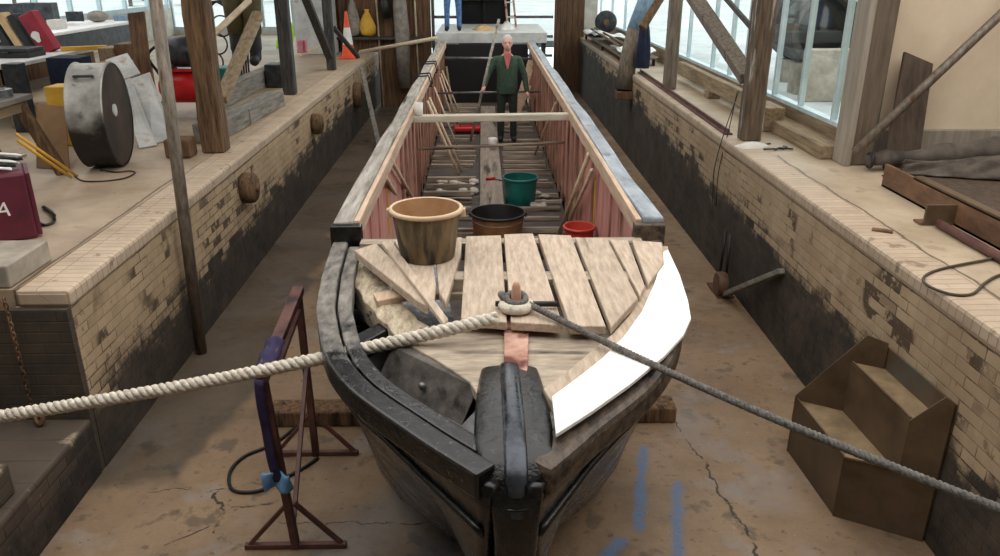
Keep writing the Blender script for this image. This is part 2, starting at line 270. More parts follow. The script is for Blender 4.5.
# ------------------------------------------------------------------ mesh builder
class MB:
    def __init__(s): s.b = bmesh.new()
    def face(s, vs):
        try: s.b.faces.new(vs)
        except ValueError: pass
    def hexa(s, p):
        v = [s.b.verts.new(q) for q in p]
        for f in ((0, 3, 2, 1), (4, 5, 6, 7), (0, 1, 5, 4), (1, 2, 6, 5), (2, 3, 7, 6), (3, 0, 4, 7)): s.face([v[i] for i in f])
        return s
    def box(s, x0, x1, y0, y1, z0, z1, m=None):
        p = [V((x, y, z)) for z in (z0, z1) for x, y in ((x0, y0), (x1, y0), (x1, y1), (x0, y1))]
        if m: p = [m @ q for q in p]
        return s.hexa(p)
    def bar(s, a, b, w, h, up=V((0, 0, 1))):
        a, b = V(a), V(b); d = (b-a).normalized()
        r = d.cross(up)
        if r.length < 1e-3: r = d.cross(V((0, 1, 0)))
        r.normalize(); u = r.cross(d); r = r*(w/2); u = u*(h/2)
        return s.hexa([a-r-u, a+r-u, b+r-u, b-r-u, a-r+u, a+r+u, b+r+u, b-r+u])
    def prism(s, pts, vec):
        vec = V(vec); lo = [s.b.verts.new(V(p)) for p in pts]; hi = [s.b.verts.new(V(p)+vec) for p in pts]; n = len(pts)
        s.face(lo); s.face(hi[::-1])
        for i in range(n): s.face([lo[i], hi[i], hi[(i+1) % n], lo[(i+1) % n]])
        return s
    def rings(s, rs, cap=True, closed=False):
        vs = [[s.b.verts.new(p) for p in r] for r in rs]; n = len(rs[0])
        for i in range(len(vs)-(0 if closed else 1)):
            a, c = vs[i], vs[(i+1) % len(vs)]
            for j in range(n): s.face([a[j], a[(j+1) % n], c[(j+1) % n], c[j]])
        if cap and not closed: s.face(vs[0][::-1]); s.face(vs[-1])
        return s
    def tube(s, pts, r, seg=8, cap=True, closed=False):
        pts = [V(p) for p in pts]; n = len(pts); rr = r if isinstance(r, (list, tuple)) else [r]*n; out = []; prev = None
        for i, p in enumerate(pts):
            if closed: t = pts[(i+1) % n]-pts[i-1]
            else: t = pts[min(i+1, n-1)]-pts[max(i-1, 0)]
            t.normalize()
            if prev is None: a = t.cross(V((0, 0, 1)) if abs(t.z) < .9 else V((1, 0, 0))).normalized()
            else: a = (prev - t*prev.dot(t)).normalized()
            prev = a; c = t.cross(a)
            out.append([p + (a*math.cos(2*PI*k/seg)+c*math.sin(2*PI*k/seg))*rr[i] for k in range(seg)])
        return s.rings(out, cap, closed)
    def lathe(s, prof, o=(0, 0, 0), axis='Z', seg=28, cap=True):
        o = V(o); out = []
        for r, h in prof:
            ring = []
            for k in range(seg):
                c, d = r*math.cos(2*PI*k/seg), r*math.sin(2*PI*k/seg)
                ring.append(o + (V((c, d, h)) if axis == 'Z' else V((h, c, d)) if axis == 'X' else V((d, h, c))))
            out.append(ring)
        return s.rings(out, cap)
    def ell(s, c, rx, ry, rz, m=None, seg=16):
        mm = Matrix.Translation(V(c)) @ (m.to_4x4() if m else Matrix.Identity(4)) @ Matrix.Diagonal((rx, ry, rz, 1))
        bmesh.ops.create_uvsphere(s.b, u_segments=seg, v_segments=max(6, seg//2), radius=1, matrix=mm); return s
    def cap(s, a, b, ra, rb, seg=12):
        a, b = V(a), V(b); s.tube([a, b], [ra, rb], seg); s.ell(a, ra, ra, ra, seg=seg); s.ell(b, rb, rb, rb, seg=seg); return s
    def grid(s, fn, nu, nv):
        vs = [[s.b.verts.new(fn(i/nu, j/nv)) for j in range(nv+1)] for i in range(nu+1)]
        for i in range(nu):
            for j in range(nv): s.face([vs[i][j], vs[i+1][j], vs[i+1][j+1], vs[i][j+1]])
        return s
    def obj(s, name, m, parent=None, o=None, smooth=False, bevel=0, mods=(), rough=0):
        if rough:
            for v in s.b.verts: v.co += V((random.uniform(-1, 1), random.uniform(-1, 1), random.uniform(-1, 1)))*rough
        bmesh.ops.recalc_face_normals(s.b, faces=s.b.faces)
        me = bpy.data.meshes.new(name)
        if o is None:
            if parent is not None: o = parent.matrix_world.translation if parent.parent is None else V((0, 0, 0))
            else:
                xs = [v.co for v in s.b.verts]
                o = V(((min(p.x for p in xs)+max(p.x for p in xs))/2, (min(p.y for p in xs)+max(p.y for p in xs))/2, min(p.z for p in xs)))
        return s._fin(me, name, m, parent, V(o), smooth, bevel, mods)
    def _fin(s, me, name, m, parent, o, smooth, bevel, mods):
        root = parent
        while root is not None and root.parent is not None: root = root.parent
        if root is not None: o = V(root['_o'])
        bmesh.ops.translate(s.b, verts=s.b.verts, vec=-o)
        s.b.to_mesh(me); s.b.free()
        if smooth:
            for p in me.polygons: p.use_smooth = True
        me.materials.append(m); ob = bpy.data.objects.new(name, me); C.objects.link(ob)
        if parent is not None: ob.parent = parent
        else: ob.location = o; ob['_o'] = tuple(o)
        if bevel:
            b = ob.modifiers.new('bevel', 'BEVEL'); b.width = bevel; b.segments = 2; b.limit_method = 'ANGLE'; b.angle_limit = math.radians(40)
        for k, v in mods:
            md = ob.modifiers.new(k.lower(), k)
            for a, q in v.items(): setattr(md, a, q)
        return ob
def tag(o, label, cat, group=None):
    o['label'] = label; o['category'] = cat
    if group: o['group'] = group
    return o
def thing(name, label, cat, loc, group=None):
    o = bpy.data.objects.new(name, None); o.empty_display_size = .1; C.objects.link(o); o.location = V(loc); o['_o'] = tuple(V(loc))
    return tag(o, label, cat, group)
def solo(name, mb, m, label, cat, group=None, **k): return tag(mb.obj(name, m, **k), label, cat, group)
def struct(name, mb, m, **k):
    o = mb.obj(name, m, o=(0, 0, 0), **k); o['kind'] = 'structure'; return o
def lerp(a, b, t): return a+(b-a)*t
def interp(tab, x):
    if x <= tab[0][0]: return tab[0][1]
    for (a, va), (b, vb) in zip(tab, tab[1:]):
        if x <= b: return lerp(va, vb, (x-a)/(b-a))
    return tab[-1][1]
def spline(pts, n=8):
    pts = [V(p) for p in pts]; P = [pts[0]*2-pts[1]]+pts+[pts[-1]*2-pts[-2]]; out = []
    for i in range(1, len(P)-2):
        for k in range(n):
            t = k/n; a, b, c, d = P[i-1:i+3]
            out.append(.5*((2*b)+(c-a)*t+(2*a-5*b+4*c-d)*t*t+(3*b-a-3*c+d)*t**3))
    return out+[pts[-1]]
LQ, RQ, LX, RX = 1.32, 1.47, -2.62, 2.63
def heap(name, c, rx, ry, rz, m, label, cat):
    mb = MB()
    def fn(u, v):
        a = u*2*PI; r = v; w = 1+.15*math.sin(3*a+1)+.1*math.sin(5*a)
        return V(c)+V((math.cos(a)*rx*r*w, math.sin(a)*ry*r*w, rz*(1-r**2)*(1+.2*math.sin(7*a+9*v))))
    mb.grid(fn, 28, 8); bmesh.ops.remove_doubles(mb.b, verts=mb.b.verts, dist=.001)
    return solo(name, mb, m, label, cat, smooth=True)
# ------------------------------------------------------------------ setting
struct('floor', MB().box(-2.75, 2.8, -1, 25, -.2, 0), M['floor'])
struct('wall_left', MB().box(LX-.35, LX, 4.58, 25, -.1, LQ-.115), M['brickL'])
struct('trim_1', MB().box(LX-.33, LX+.012, 4.57, 25, LQ-.115, LQ), M['copeL'], bevel=.025)
struct('wall_left_return', MB().box(-4.3, LX-.005, 4.53, 4.58, -.1, LQ-.115), M['brickEnd'])
struct('wall_left_lower', MB().box(-4.2, LX, -1, 4.53, -.1, .42), M['brickLow'], bevel=.02)
struct('wall_left_step', MB().box(-4.2, LX-.06, -1, 3.75, .42, .62), M['brickLow'], bevel=.02)
struct('wall_left_stair', MB().box(-4.3, -4.2, -1, 4.52, -.1, LQ), M['brickEnd'])
struct('floor_left_quay', MB().box(-9.4, LX-.33, 4.6, 25, 1.0, LQ-.004), M['quayL'])
struct('wall_right', MB().box(RX, RX+.35, -1, 25, -.1, RQ-.115), M['brickR'])
struct('trim_2', MB().box(RX-.012, RX+.27, -1, 25, RQ-.115, RQ), M['copeR'], bevel=.025)
struct('floor_right_quay', MB().box(RX+.26, 3.7, -1, 25, 1.1, RQ-.004).box(3.7, 9, -1, 7.45, 1.1, RQ-.004), M['quayR'])
struct('ground_outside', MB().box(-60, -9.6, -5, 90, .9, 1.1).box(3.72, 60, 7.52, 90, .9, 1.1).box(-9.6, 3.72, 25.2, 90, .9, 1.1), M['outground'])
# left window wall, far wall
def window_wall(n, x, y0, y1, z0, z1, step, th=.07):
    m = MB(); k = int((y1-y0)/step)
    for i in range(k+1):
        y = y0+(y1-y0)*i/k; m.box(x-.05, x+.05, y-th/2, y+th/2, z0, z1)
    m.box(x-.055, x+.055, y0, y1, z0-.06, z0+.05).box(x-.055, x+.055, y0, y1, z1-.06, z1+.06)
    w = struct('window_%d' % n, m, M['frame'])
    g = MB().box(x-.006, x+.006, y0, y1, z0, z1).obj('pane', M['glass'], w)
    return w
struct('wall_left_sill', MB().box(-9.5, -9.3, 4.6, 25, 1.0, 2.1), M['whitebrick'])
window_wall(1, -9.4, 6, 24.8, 2.16, 4.3, 1.35)
struct('wall_left_upper', MB().box(-9.5, -9.3, 4.6, 25, 4.36, 4.9), M['jamb'])
def far_window(n, x0, x1, y, z0, z1, step):
    m = MB(); k = max(1, round((x1-x0)/step))
    for i in range(k+1):
        x = x0+(x1-x0)*i/k; m.box(x-.04, x+.04, y-.05, y+.05, z0, z1)
    m.box(x0, x1, y-.055, y+.055, z0-.06, z0+.05).box(x0, x1, y-.055, y+.055, z1-.06, z1+.06)
    w = struct('window_%d' % n, m, M['frame']); MB().box(x0, x1, y-.006, y+.006, z0, z1).obj('pane', M['glass'], w)
far_window(2, -9.3, -3.9, 24.9, 1.5, 4.3, .9)
struct('wall_far_left', MB().box(-9.4, -3.9, 24.85, 25, 1.0, 1.44), M['whitebrick'])
# brown boarded wall on the left of the far opening
m = MB()
x = -3.85
while x < -1.3:
    w = random.uniform(.16, .26); d = random.uniform(0, .04); m.box(x, x+w-.008, 19.6-d, 19.75, LQ if x < -2.6 else 0, 4.2); x += w
struct('wall_far_boards', m, M['brownwood'])
# white horizontal gate boards closing the far end
gl = MB().box(-1.28, 1.9, 21.97, 21.98, .5, 4.1)
m = MB()
for z in (.5, 1.0, 1.5, 2.0, 2.5, 3.0, 3.5, 4.0): m.box(-1.3, 1.9, 21.94, 22.02, z-.05, z+.02)
m.box(-1.36, -1.28, 21.9, 22.05, 0, 4.2)
w4 = struct('window_4', m, M['metal']); gl.obj('pane', M['glass'], w4)
m = MB(); x = 1.93
while x < 2.6:
    m.box(x, x+.15, 21.85, 22.0, 0, 4.2); x += .16
struct('wall_far_right', m, M['brownwood'])
# right side: sill beam, windows, door post, plaster wall
struct('wall_right_sill', MB().box(3.52, 3.66, 7.45, 24.9, 1.0, 1.72), M['beam'])
def wy(px): return ax(px, 60, 3.58).y
m = MB(); ys = sorted([wy(p) for p in (672, 688, 713, 731, 747, 779, 807, 843)]+[7.5, 18.4, 20.5, 22.6, 24.8])
for y in ys: m.box(3.55, 3.61, y-.022, y+.022, 1.72, 4.2)
m.box(3.535, 3.64, 7.45, 24.9, 1.72, 1.76).box(3.535, 3.64, 7.45, 24.9, 4.15, 4.25)
w = struct('window_3', m, M['frame']); MB().box(3.575, 3.585, 7.5, 24.85, 1.76, 4.15).obj('pane', M['glass'], w)
struct('trim_4', MB().box(3.27, 3.52, 7.42, 9.25, RQ, 1.6), M['beam'], bevel=.01)
j = struct('door_2', MB().box(3.44, 3.66, 7.16, 7.4, RQ, 4.9), M['jamb'], bevel=.01)
MB().box(3.385, 3.445, 7.13, 7.4, RQ, 4.9).obj('lit_post_edge', M['jamblit'], j, bevel=.005)
MB().box(3.66, 3.73, 7.3, 7.42, RQ, 4.9).obj('gap_strip', M['darkboard'], j)  # dark strip standing for the shaded gap between post and plaster
struct('wall_right_plaster', MB().box(3.66, 9, 7.42, 7.5, 1.1, 4.95), M['plaster'])
struct('baseboard_right', MB().box(3.74, 9, 7.36, 7.42, RQ, RQ+.29), M['jamblit'], bevel=.01)
# unseen roof, openings sized to brighten the dock and quays, and the added back wall
def roof(holes, x0=-9.5, x1=9, y0=-1.6, y1=25):
    xs = sorted({x0, x1, 3.7} | {h[0] for h in holes} | {h[1] for h in holes}); ys = sorted({y0, y1, 7.5} | {h[2] for h in holes} | {h[3] for h in holes}); m = MB()
    for a, b in zip(xs, xs[1:]):
        for c, d in zip(ys, ys[1:]):
            if b <= 3.7 or d <= 7.5:
              if not any(h[0] <= a and b <= h[1] and h[2] <= c and d <= h[3] for h in holes): m.box(a, b, c, d, 4.9, 5.0)
    return m
struct('unseen_roof', roof([(-4.2, 6.4, .8, 6.9), (-1.6, 1.8, 8.8, 17.5), (-7.8, -5.4, 8.8, 17.5)]), M['jamb'])  # workshop opening added and bow opening widened for more light
struct('added_wall_back', MB().box(-9.5, 9, -1.7, -1.6, -.2, 5), M['jamb'])  # unseen wall added to hold back light from behind the camera
struct('wall_right_near', MB().box(8.9, 9, -1.6, 7.5, 1.1, 5), M['plaster'])
struct('wall_left_near', MB().box(-9.5, -9.4, -1.6, 6, 1.1, 5), M['plaster'])
# ------------------------------------------------------------------ the boat
BX = .09
WT = [(2.2, .08), (2.3, .175), (2.43, .30), (2.57, .42), (2.7, .535), (2.84, .645), (3.05, .76), (3.27, .835), (3.65, .93), (4.1, .985), (4.6, 1.02), (5.2, 1.04), (6.5, 1.05), (18.5, 1.05)]
def wts(y, sd): return wt(y)-(.045*max(0, min(1, (3.7-y)/.8))*max(0, min(1, (y-2.2)/.3)) if sd > 0 else 0)
def wt(y): return sum(interp(WT, y+d) for d in (-.06, 0, .06))/3 if y > 2.3 else interp(WT, y)
boat = thing('wooden_boat', 'long old wooden boat under repair with a black tarred bow, standing in the dock', 'boat', (BX, 4, .25))
def hp(s, z, sd, cut=0, out=0):
    """point of the hull skin: s = station along the boat, z = height"""
    d = 1.54-z; fade = max(0, min(1, (8.5-s)/6)); y = s+.3*d*fade; y2 = y-.9*d*fade*min(1, .25+(s-2.2)*1.2) if s < 2.9 else y-.9*d*fade
    w = max(.085, wts(y2, sd)*(1-.06*d))-cut+out
    return V((BX+sd*w, y, z))
def hull():
    m = MB(); st = [2.2, 2.24, 2.3, 2.37, 2.46, 2.57, 2.7, 2.85, 3.0, 3.2, 3.45, 3.75, 4.1, 4.5, 5, 5.6, 6.4, 8, 11, 14, 17.8]
    zs = [1.54, 1.42, 1.3, 1.15, 1.0, .85, .7, .55, .42, .32, .25]
    for sd in (-1, 1):
        def p(i, j):
            z = zs[j]; return hp(st[i], z, sd, .12*min(1, wt(st[i])) if j == 10 else 0)
        vs = [[m.b.verts.new(p(i, jj)) for jj in range(len(zs))] for i in range(len(st))]
        for i in range(len(st)-1):
            for jj in range(len(zs)-1): m.face([vs[i][jj], vs[i+1][jj], vs[i+1][jj+1], vs[i][jj+1]])
    return m
# hull as two planked sides plus bottom
h = hull(); ho = h.obj('hull', M['tar'], boat, smooth=True, mods=[('SOLIDIFY', dict(thickness=.05, offset=-1))])
m = MB(); st = [2.6, 2.9, 3.3, 3.9, 4.6, 6, 8.5, 17.8]
m.prism([hp(s, .25, -1, .1*min(1, wt(s))) for s in st]+[hp(s, .25, 1, .1*min(1, wt(s))) for s in st[::-1]], (0, 0, .06))
m.obj('bottom', M['tar'], boat)
def sweep(y0, y1, off_out, off_in, z0, z1, sd, n=40, zf=None):
    m = MB(); rs = []
    for i in range(n+1):
        y = y0*(y1/y0)**(i/n) if y1 > y0 else y0
        d = .02; t = V((wts(y+d, sd)-wts(y-d, sd), 2*d)); t.normalize(); nrm = V((t.y, -t.x))  # outward in (w,y)
        zz = zf(y) if zf else 0
        a = V((wts(y, sd), y))+nrm*off_out; b = V((wts(y, sd), y))-nrm*off_in
        b.x = max(b.x, .03); a.x = max(a.x, .05)
        rs.append([V((BX+sd*a.x, a.y, z0+zz)), V((BX+sd*a.x, a.y, z1+zz)), V((BX+sd*b.x, b.y, z1+zz)), V((BX+sd*b.x, b.y, z0+zz))])
    return m.rings(rs)
sweep(2.23, 4.75, .02, .075, 1.49, 1.6, -1, n=60).obj('bow_rail', M['railmix'], boat, bevel=.012)
sweep(2.3, 4.6, -.087, .16, 1.49, 1.59, -1, n=60).obj('inner_rail', M['railmix'], boat, bevel=.01)
sweep(2.25, 4.75, .02, .14, 1.47, 1.6, 1).obj('bow_rail', M['railbrown'], boat, bevel=.03)
def strake(z, sd, k=.42, out=.03):
    m = MB(); pts = []
    for i in range(46):
        s = 2.2*(6.5/2.2)**(i/45); pts.append(hp(s, z-.05*max(0, 1-(s-2.2)/1.2), sd, 0, out*.4))
    return m.tube(pts, out, 8)
for sd in (-1, 1):
    for z in (1.36,): strake(z, sd, out=.018).obj('rubbing_strake', M['tar'], boat, smooth=True)
# gunwales of the hold
for sd, mo, mi in ((-1, 'greywood', 'lightwood'), (1, 'cover', 'lightwood')):
    m = MB(); rs = []
    for i in range(27):
        y = 4.72+(17.75-4.72)*i/26; wob = .006*math.sin(i*1.7+sd); zz = 1.72+.012*math.sin(i*.9+sd*2)
        o = 1.05+wob
        rs.append([V((BX+sd*o, y, 1.56)), V((BX+sd*o, y, zz)), V((BX+sd*(o-.13), y, zz+.005)), V((BX+sd*(o-.13), y, 1.56))])
    m.rings(rs).obj('gunwale', M[mo], boat, bevel=.015)
    m = MB(); rs = []
    for i in range(27):
        y = 4.74+(17.75-4.74)*i/26; a = .916
        rs.append([V((BX+sd*a, y, 1.6)), V((BX+sd*a, y, 1.715)), V((BX+sd*(a-.038), y, 1.715)), V((BX+sd*(a-.038), y, 1.6))])
    m.rings(rs).obj('inwale', M[mi], boat, bevel=.006)
    MB().hexa([V((BX+sd*a, y, z)) for z in (1.36, 1.7) for a, y in ((1.055, 4.66), (.86, 4.66), (.86, 4.74), (1.055, 4.74))]).obj('gunwale_end', M['tar'] if sd < 0 else M['railbrown'], boat, bevel=.01)
    # lining, ribs
    MB().box(*sorted((BX+sd*.935, BX+sd*.965)), 4.7, 17.6, .32, 1.62).obj('lining', M['pink'], boat)
    for i in range(24):
        y = 6.4+i*.47
        if y > 17.4 or y < 7.6: continue
        MB().box(*sorted((BX+sd*(.90+random.uniform(0, .015)), BX+sd*.935)), y, y+.05+random.uniform(0, .05), .40, 1.60).obj('rib', M['rib'], boat, bevel=.006)
    for i in range(3):
        y = 5.05+i*.47
        MB().box(*sorted((BX+sd*.92, BX+sd*.935)), y, y+.03, .45, 1.60).obj('rib', M['pink'], boat)
# floor boards, battens, walkway
MB().box(BX-.9, BX+.9, 4.9, 17.6, .33, .42).obj('bottom_boards', M['bilge'], boat)
yb = 7.7; i = 0
while yb < 17.2:
    for a, b in ((-.9, -.16), (.18, .9)):
        if random.random() < .93:
            yy = yb+random.uniform(-.05, .05)
            MB().box(BX+a+random.uniform(0, .06), BX+b-random.uniform(0, .1), yy, yy+random.uniform(.03, .06), .42, .42+random.uniform(.04, .08)).obj('floor_batten', M['batten'], boat, bevel=.006)
    yb += random.uniform(.22, .5); i += 1
MB().box(BX-.14, BX+.16, 7.4, 16.6, .475, .505).obj('walkway_plank', M['walk'], boat, bevel=.006)
MB().box(BX-.9, BX+.9, 17.58, 17.66, .33, 1.66).obj('bulkhead', M['black'], boat)
for sd, y in ((-1, 6.6), (1, 6.9)): MB().box(*sorted((BX+sd*.925, BX+sd*.935)), y, y+.04, 1.0, 1.42).obj('yellow_strip', M['yellow'], boat)
# cross beam and iron tie rods
b0, b1 = ay(395, 119, 8.95), ay(583, 114, 8.95)
MB().bar((BX-.93, 8.95, 1.605), (BX+.93, 8.95, 1.625), .13, .075).obj('cross_beam', M['thwart'], boat, bevel=.01)
MB().tube([(BX-.9, 13.6, 1.21), (BX+.9, 13.6, 1.23)], .018).obj('tie_rod', M['metal'], boat, smooth=True)
MB().tube([(BX-.9, 16.8, 1.46), (BX+.9, 16.8, 1.44)], .03).obj('tie_rod', M['metal'], boat, smooth=True)
MB().tube([(BX-.88, 9.35, 1.17), (BX+.9, 9.45, 1.22)], .02).obj('tie_rod', M['batten'], boat, smooth=True)
# foredeck planks, fixed
def plank(pts, z, th): return MB().prism([az(px, py, z) for px, py in pts], (0, 0, -th))
DZ = 1.66
deck_px = [[(466, 236), (501, 235), (507, 322), (461, 318)], [(504, 234), (533, 233), (563, 325), (511, 322)], [(538, 234), (571, 235), (606, 326), (570, 326)],
           [(575, 237), (607, 238), (638, 298), (611, 327)], [(610, 239), (628, 240), (645, 285), (640, 296)], [(632, 240), (662, 242), (664, 262), (648, 284)]]
for q in deck_px: plank(q, DZ, .045).obj('deck_plank', M['deck'], boat, bevel=.006)
MB().bar(az(452, 283, 1.6), az(640, 283, 1.6), .12, .09).obj('deck_beam', M['deckx'], boat)
MB().bar((BX-.86, 4.62, 1.56), (BX+.9, 4.62, 1.56), .1, .11).obj('deck_beam', M['deckx'], boat)
MB().prism([az(*p, 1.58) for p in ((398, 338), (455, 322), (612, 326), (634, 312), (606, 342), (551, 393), (535, 402), (482, 402), (470, 382), (440, 362))], (0, 0, -.05)).obj('foredeck', M['deckx'], boat, bevel=.006)
MB().prism([az(*p, 1.625) for p in ((543, 388), (566, 372), (592, 350), (612, 334), (630, 314), (645, 286), (653, 246), (668, 246), (676, 300), (640, 355), (560, 415))], (0, 0, -.05)).obj('margin_board', M['deck'], boat, bevel=.006)
# old dark plank with bolt on the port side of the foredeck
p1, p2 = az(392, 346, 1.57), az(478, 388, 1.57)
dn = V((-.07, -.05, -.15))
mm = MB().hexa([p1+dn, p2+dn, p2+dn+V((.05, .1, 0)), p1+dn+V((.05, .1, 0)), p1, p2, p2+V((.05, .1, 0)), p1+V((.05, .1, 0))])
ob = mm.obj('bolted_plank', M['bolted'], boat, bevel=.003); ob['label'] = 'dark grey plank end with a bolt'
q = p1*.5+p2*.5+dn*.5+V((-.012, -.02, 0)); MB().ell(q, .018, .018, .018, seg=10).obj('bolt', M['metal'], ob, smooth=True)
# rotten inner timber and frames on the port side
m = MB(); cl_ = [az(*p, 1.53) for p in ((366, 262), (372, 284), (388, 306), (408, 326), (432, 345))]; rs = []
for i, p in enumerate(spline(cl_, 5)):
    w = .085+.007*math.sin(i*1.7); k = .004*math.sin(i*2.3)
    rs.append([p+V((-w, -w*.4, -.13)), p+V((-w, -w*.4, k)), p+V((-w*.3, -w*.1, .018+k)), p+V((w*.9, w*.4, -k)), p+V((w*.9, w*.4, -.13))])
m.rings(rs).obj('rotten_timber', M['rotten'], boat, smooth=False, bevel=.006)
for a, b, w in (((332, 300), (372, 288), .07), ((330, 268), (362, 262), .08), ((352, 352), (392, 330), .1)):
    MB().bar(az(*a, 1.44), az(*b, 1.46), w, .1).obj('frame', M['tar' if w > .07 else 'rail'], boat, bevel=.01)
MB().prism([az(*p, 1.3) for p in ((330, 262), (440, 262), (470, 390), (400, 400), (342, 345))], (0, 0, -.04)).obj('void_sheet', M['tar'], boat)  # added dark sheet: shade of the open void put in as colour
# stem
SC = [(3.04, 1.575, .13), (2.85, 1.595, .14), (2.62, 1.61, .148), (2.44, 1.61, .148), (2.33, 1.59, .135), (2.25, 1.53, .105), (2.215, 1.43, .088), (2.24, 1.2, .075), (2.3, .9, .07), (2.39, .6, .068), (2.5, .25, .065)]
sc = spline([(w, y, z) for y, z, w in SC], 4)
def stem_loft(hw=None, th=.2, lift=0, a=0, b=None, bulge=.02):
    m = MB(); rs = []; pts = sc[a:b]
    for i, p in enumerate(pts):
        t = V((0, *(pts[min(i+1, len(pts)-1)]-pts[max(i-1, 0)])[1:])).normalized(); n = V((0, t.z, -t.y))
        if n.z < 0 and n.y > 0: n = -n
        n = V((0, -abs(n.y) if t.z < 0 else -n.y, abs(n.z)))
        n = V((0, t.z, -t.y)); n = n if (n.z > 0 or n.y < 0) and not n.y > .3 else -n
        w = hw(i) if hw else p.x; c = V((BX+.015, p.y, p.z))
        rs.append([c+V((q*w, 0, 0))+n*(lift+e) for q, e in ((-1, -.05), (-1, -.02), (-.93, bulge*.1), (-.8, bulge*.5), (-.4, bulge*.9), (.4, bulge*.9), (.8, bulge*.5), (.93, bulge*.1), (1, -.02), (1, -.05), (1, -th), (-1, -th))])
    return m.rings(rs)
stem = stem_loft().obj('stem', M['tarsmooth'], boat, smooth=True, mods=[('SUBSURF', dict(levels=2, render_levels=2))])
def shw(i): return .05+.008*(i/20)
stem_loft(hw=lambda i: .047 if i < 18 else .047-.006*max(0, i-19), th=.03, lift=.014, a=0, b=23, bulge=.02).obj('stem_strap', M['strap'], boat, smooth=True, mods=[('SUBSURF', dict(levels=1, render_levels=1))])
stem_loft(hw=lambda i: .05, th=.03, lift=.006, a=23, b=None, bulge=.02).obj('stem_plate', M['tar'], boat, bevel=.006)
# rusty tongue and mooring stud
MB().prism([az(*p, 1.6) for p in ((504, 326), (529, 326), (527, 382), (504, 382))], (0, 0, -.02)).obj('stem_tongue', M['pinkrust'], boat, bevel=.004)
sb = az(516, 322, 1.6)
stud = MB().lathe([(.045, 0), (.045, .03), (.03, .05), (.024, .14), (.02, .19), (.012, .21), (.0, .212)], sb, seg=16).obj('mooring_stud', M['pegwood'], boat, smooth=True)
MB().prism([sb+V(p) for p in ((-.14, .0, 0), (-.13, -.05, 0), (-.06, -.09, 0), (.06, -.09, 0), (.13, -.05, 0), (.14, .0, 0), (.05, .05, 0), (-.05, .05, 0))], (0, 0, .02)).obj('stud_base', M['pinkrust'], stud, bevel=.006)
MB().tube([sb+V((-.1, .03, .085)), sb+V((.2, .02, .085))], .014, 10).obj('cross_pin', M['blackiron'], stud, smooth=True)
# rope lashings round the left gunwale
for y in (11.6, 11.9, 13.2, 13.5):
    MB().tube([(BX-1.08, y, 1.74), (BX-.88, y+.05, 1.745), (BX-.84, y+.05, 1.6), (BX-1.09, y, 1.57)], .014, 8, closed=True).obj('lashing', M['blackiron'], boat, smooth=True)
# ------------------------------------------------------------------ on the bow
solo('panel', MB().prism([az(*p, 1.645) for p in ((668, 249), (680, 275), (688, 300), (691, 318), (684, 334), (664, 356), (630, 384), (592, 411), (556, 434), (552, 396), (578, 377), (602, 358), (624, 336), (642, 311), (655, 282), (663, 252))], (0, 0, -.018)), M['whiteply'], 'bright white curved sheet laid over the right side of the bow', 'panel', bevel=.003)
def loose(pts, z, th, label, dz=None, m='deck'):
    P = [az(px, py, z if dz is None else z+dz[i]) for i, (px, py) in enumerate(pts)]
    return solo('loose_plank', MB().prism(P, (0, 0, -th)), M[m], label, 'plank', bevel=.006)
loose([(354, 250), (376, 243), (431, 297), (428, 306), (418, 301)], 1.66, .05, 'wedge-shaped loose plank furthest left on the bow, its pointed end beside the red hull lining')
loose([(381, 242), (391, 240), (448, 318), (444, 324), (426, 300)], 1.685, .03, 'thin tapering board lying slanted just left of the muddy bucket')
loose([(394, 240), (430, 238), (436, 285), (434, 303), (428, 296)], 1.66, .045, 'loose plank under the left half of the muddy bucket')
loose([(434, 238), (462, 237), (461, 252), (446, 304), (439, 292)], 1.66, .045, 'tapered loose plank under the right half of the muddy bucket')
loose([(373, 293), (415, 284), (425, 291), (377, 301)], 1.575, .04, 'short pale batten sticking out under the loose planks on the left of the bow', m='lightwood')
solo('batten', MB().bar(az(392, 298, 1.54), az(470, 295, 1.56), .03, .03), M['stick'], 'thin wooden lath lying across the gap left of the foredeck planks', 'batten')
# ------------------------------------------------------------------ buckets
def bucket(name, label, loc, rb, rt, h, mo, mi, mr, handle=True, tilt=0, group=None):
    t = thing(name, label, 'bucket', loc); o = V(loc)
    MB().lathe([(rb*.97, 0), (rb, .006), (lerp(rb, rt, .5), h*.5), (rt, h)], o, seg=36, cap=False).obj('body', mo, t, smooth=True)
    w = .006
    MB().lathe([(rt-w, h), (lerp(rb, rt, .5)-w, h*.5), (rb-w, .012), (.0005, .01)], o, seg=36, cap=False).obj('inside', mi, t, smooth=True)
    MB().lathe([(rb*.96, .004), (.0005, .002)], o, seg=36, cap=False).obj('base', mo, t)
    MB().lathe([(rt-w, h-.006), (rt+.004, h-.022), (rt+.014, h-.02), (rt+.016, h-.004), (rt+.008, h+.004), (rt-w, h+.002), (rt-w, h-.006)], o, seg=36, cap=False).obj('rim', mr, t, smooth=True)
    if handle:
        for s in (-1, 1): MB().box(o.x+s*(rt+.013)-.014, o.x+s*(rt+.013)+.014, o.y-.02, o.y+.02, o.z+h-.055, o.z+h-.006).obj('handle_lug', mr, t, bevel=.005)
        pts = [o+V((math.cos(a)*(rt+.018), -.35*rt*math.sin(a)-.02*math.sin(a), h-.03-.5*rt*math.sin(a)*.25)) for a in [PI*i/16 for i in range(17)]]
        pts = [o+V((math.cos(a)*(rt+.022), -math.sin(a)*(rt+.03), h-.03-math.sin(a)*.045)) for a in [PI*i/20 for i in range(21)]]
        if handle == 'back': pts = [o+V((p.x-o.x, -(p.y-o.y), p.z-o.z)) for p in pts]
        MB().tube(pts, .004, 6).obj('handle', M['metal'], t, smooth=True)
    return t
bucket('bucket', 'mud-stained tan builder\'s bucket standing on the loose planks of the bow', (-.325, 4.22, 1.662), .155, .194, .292, M['tan'], M['tanin'], M['rim'], 'back')
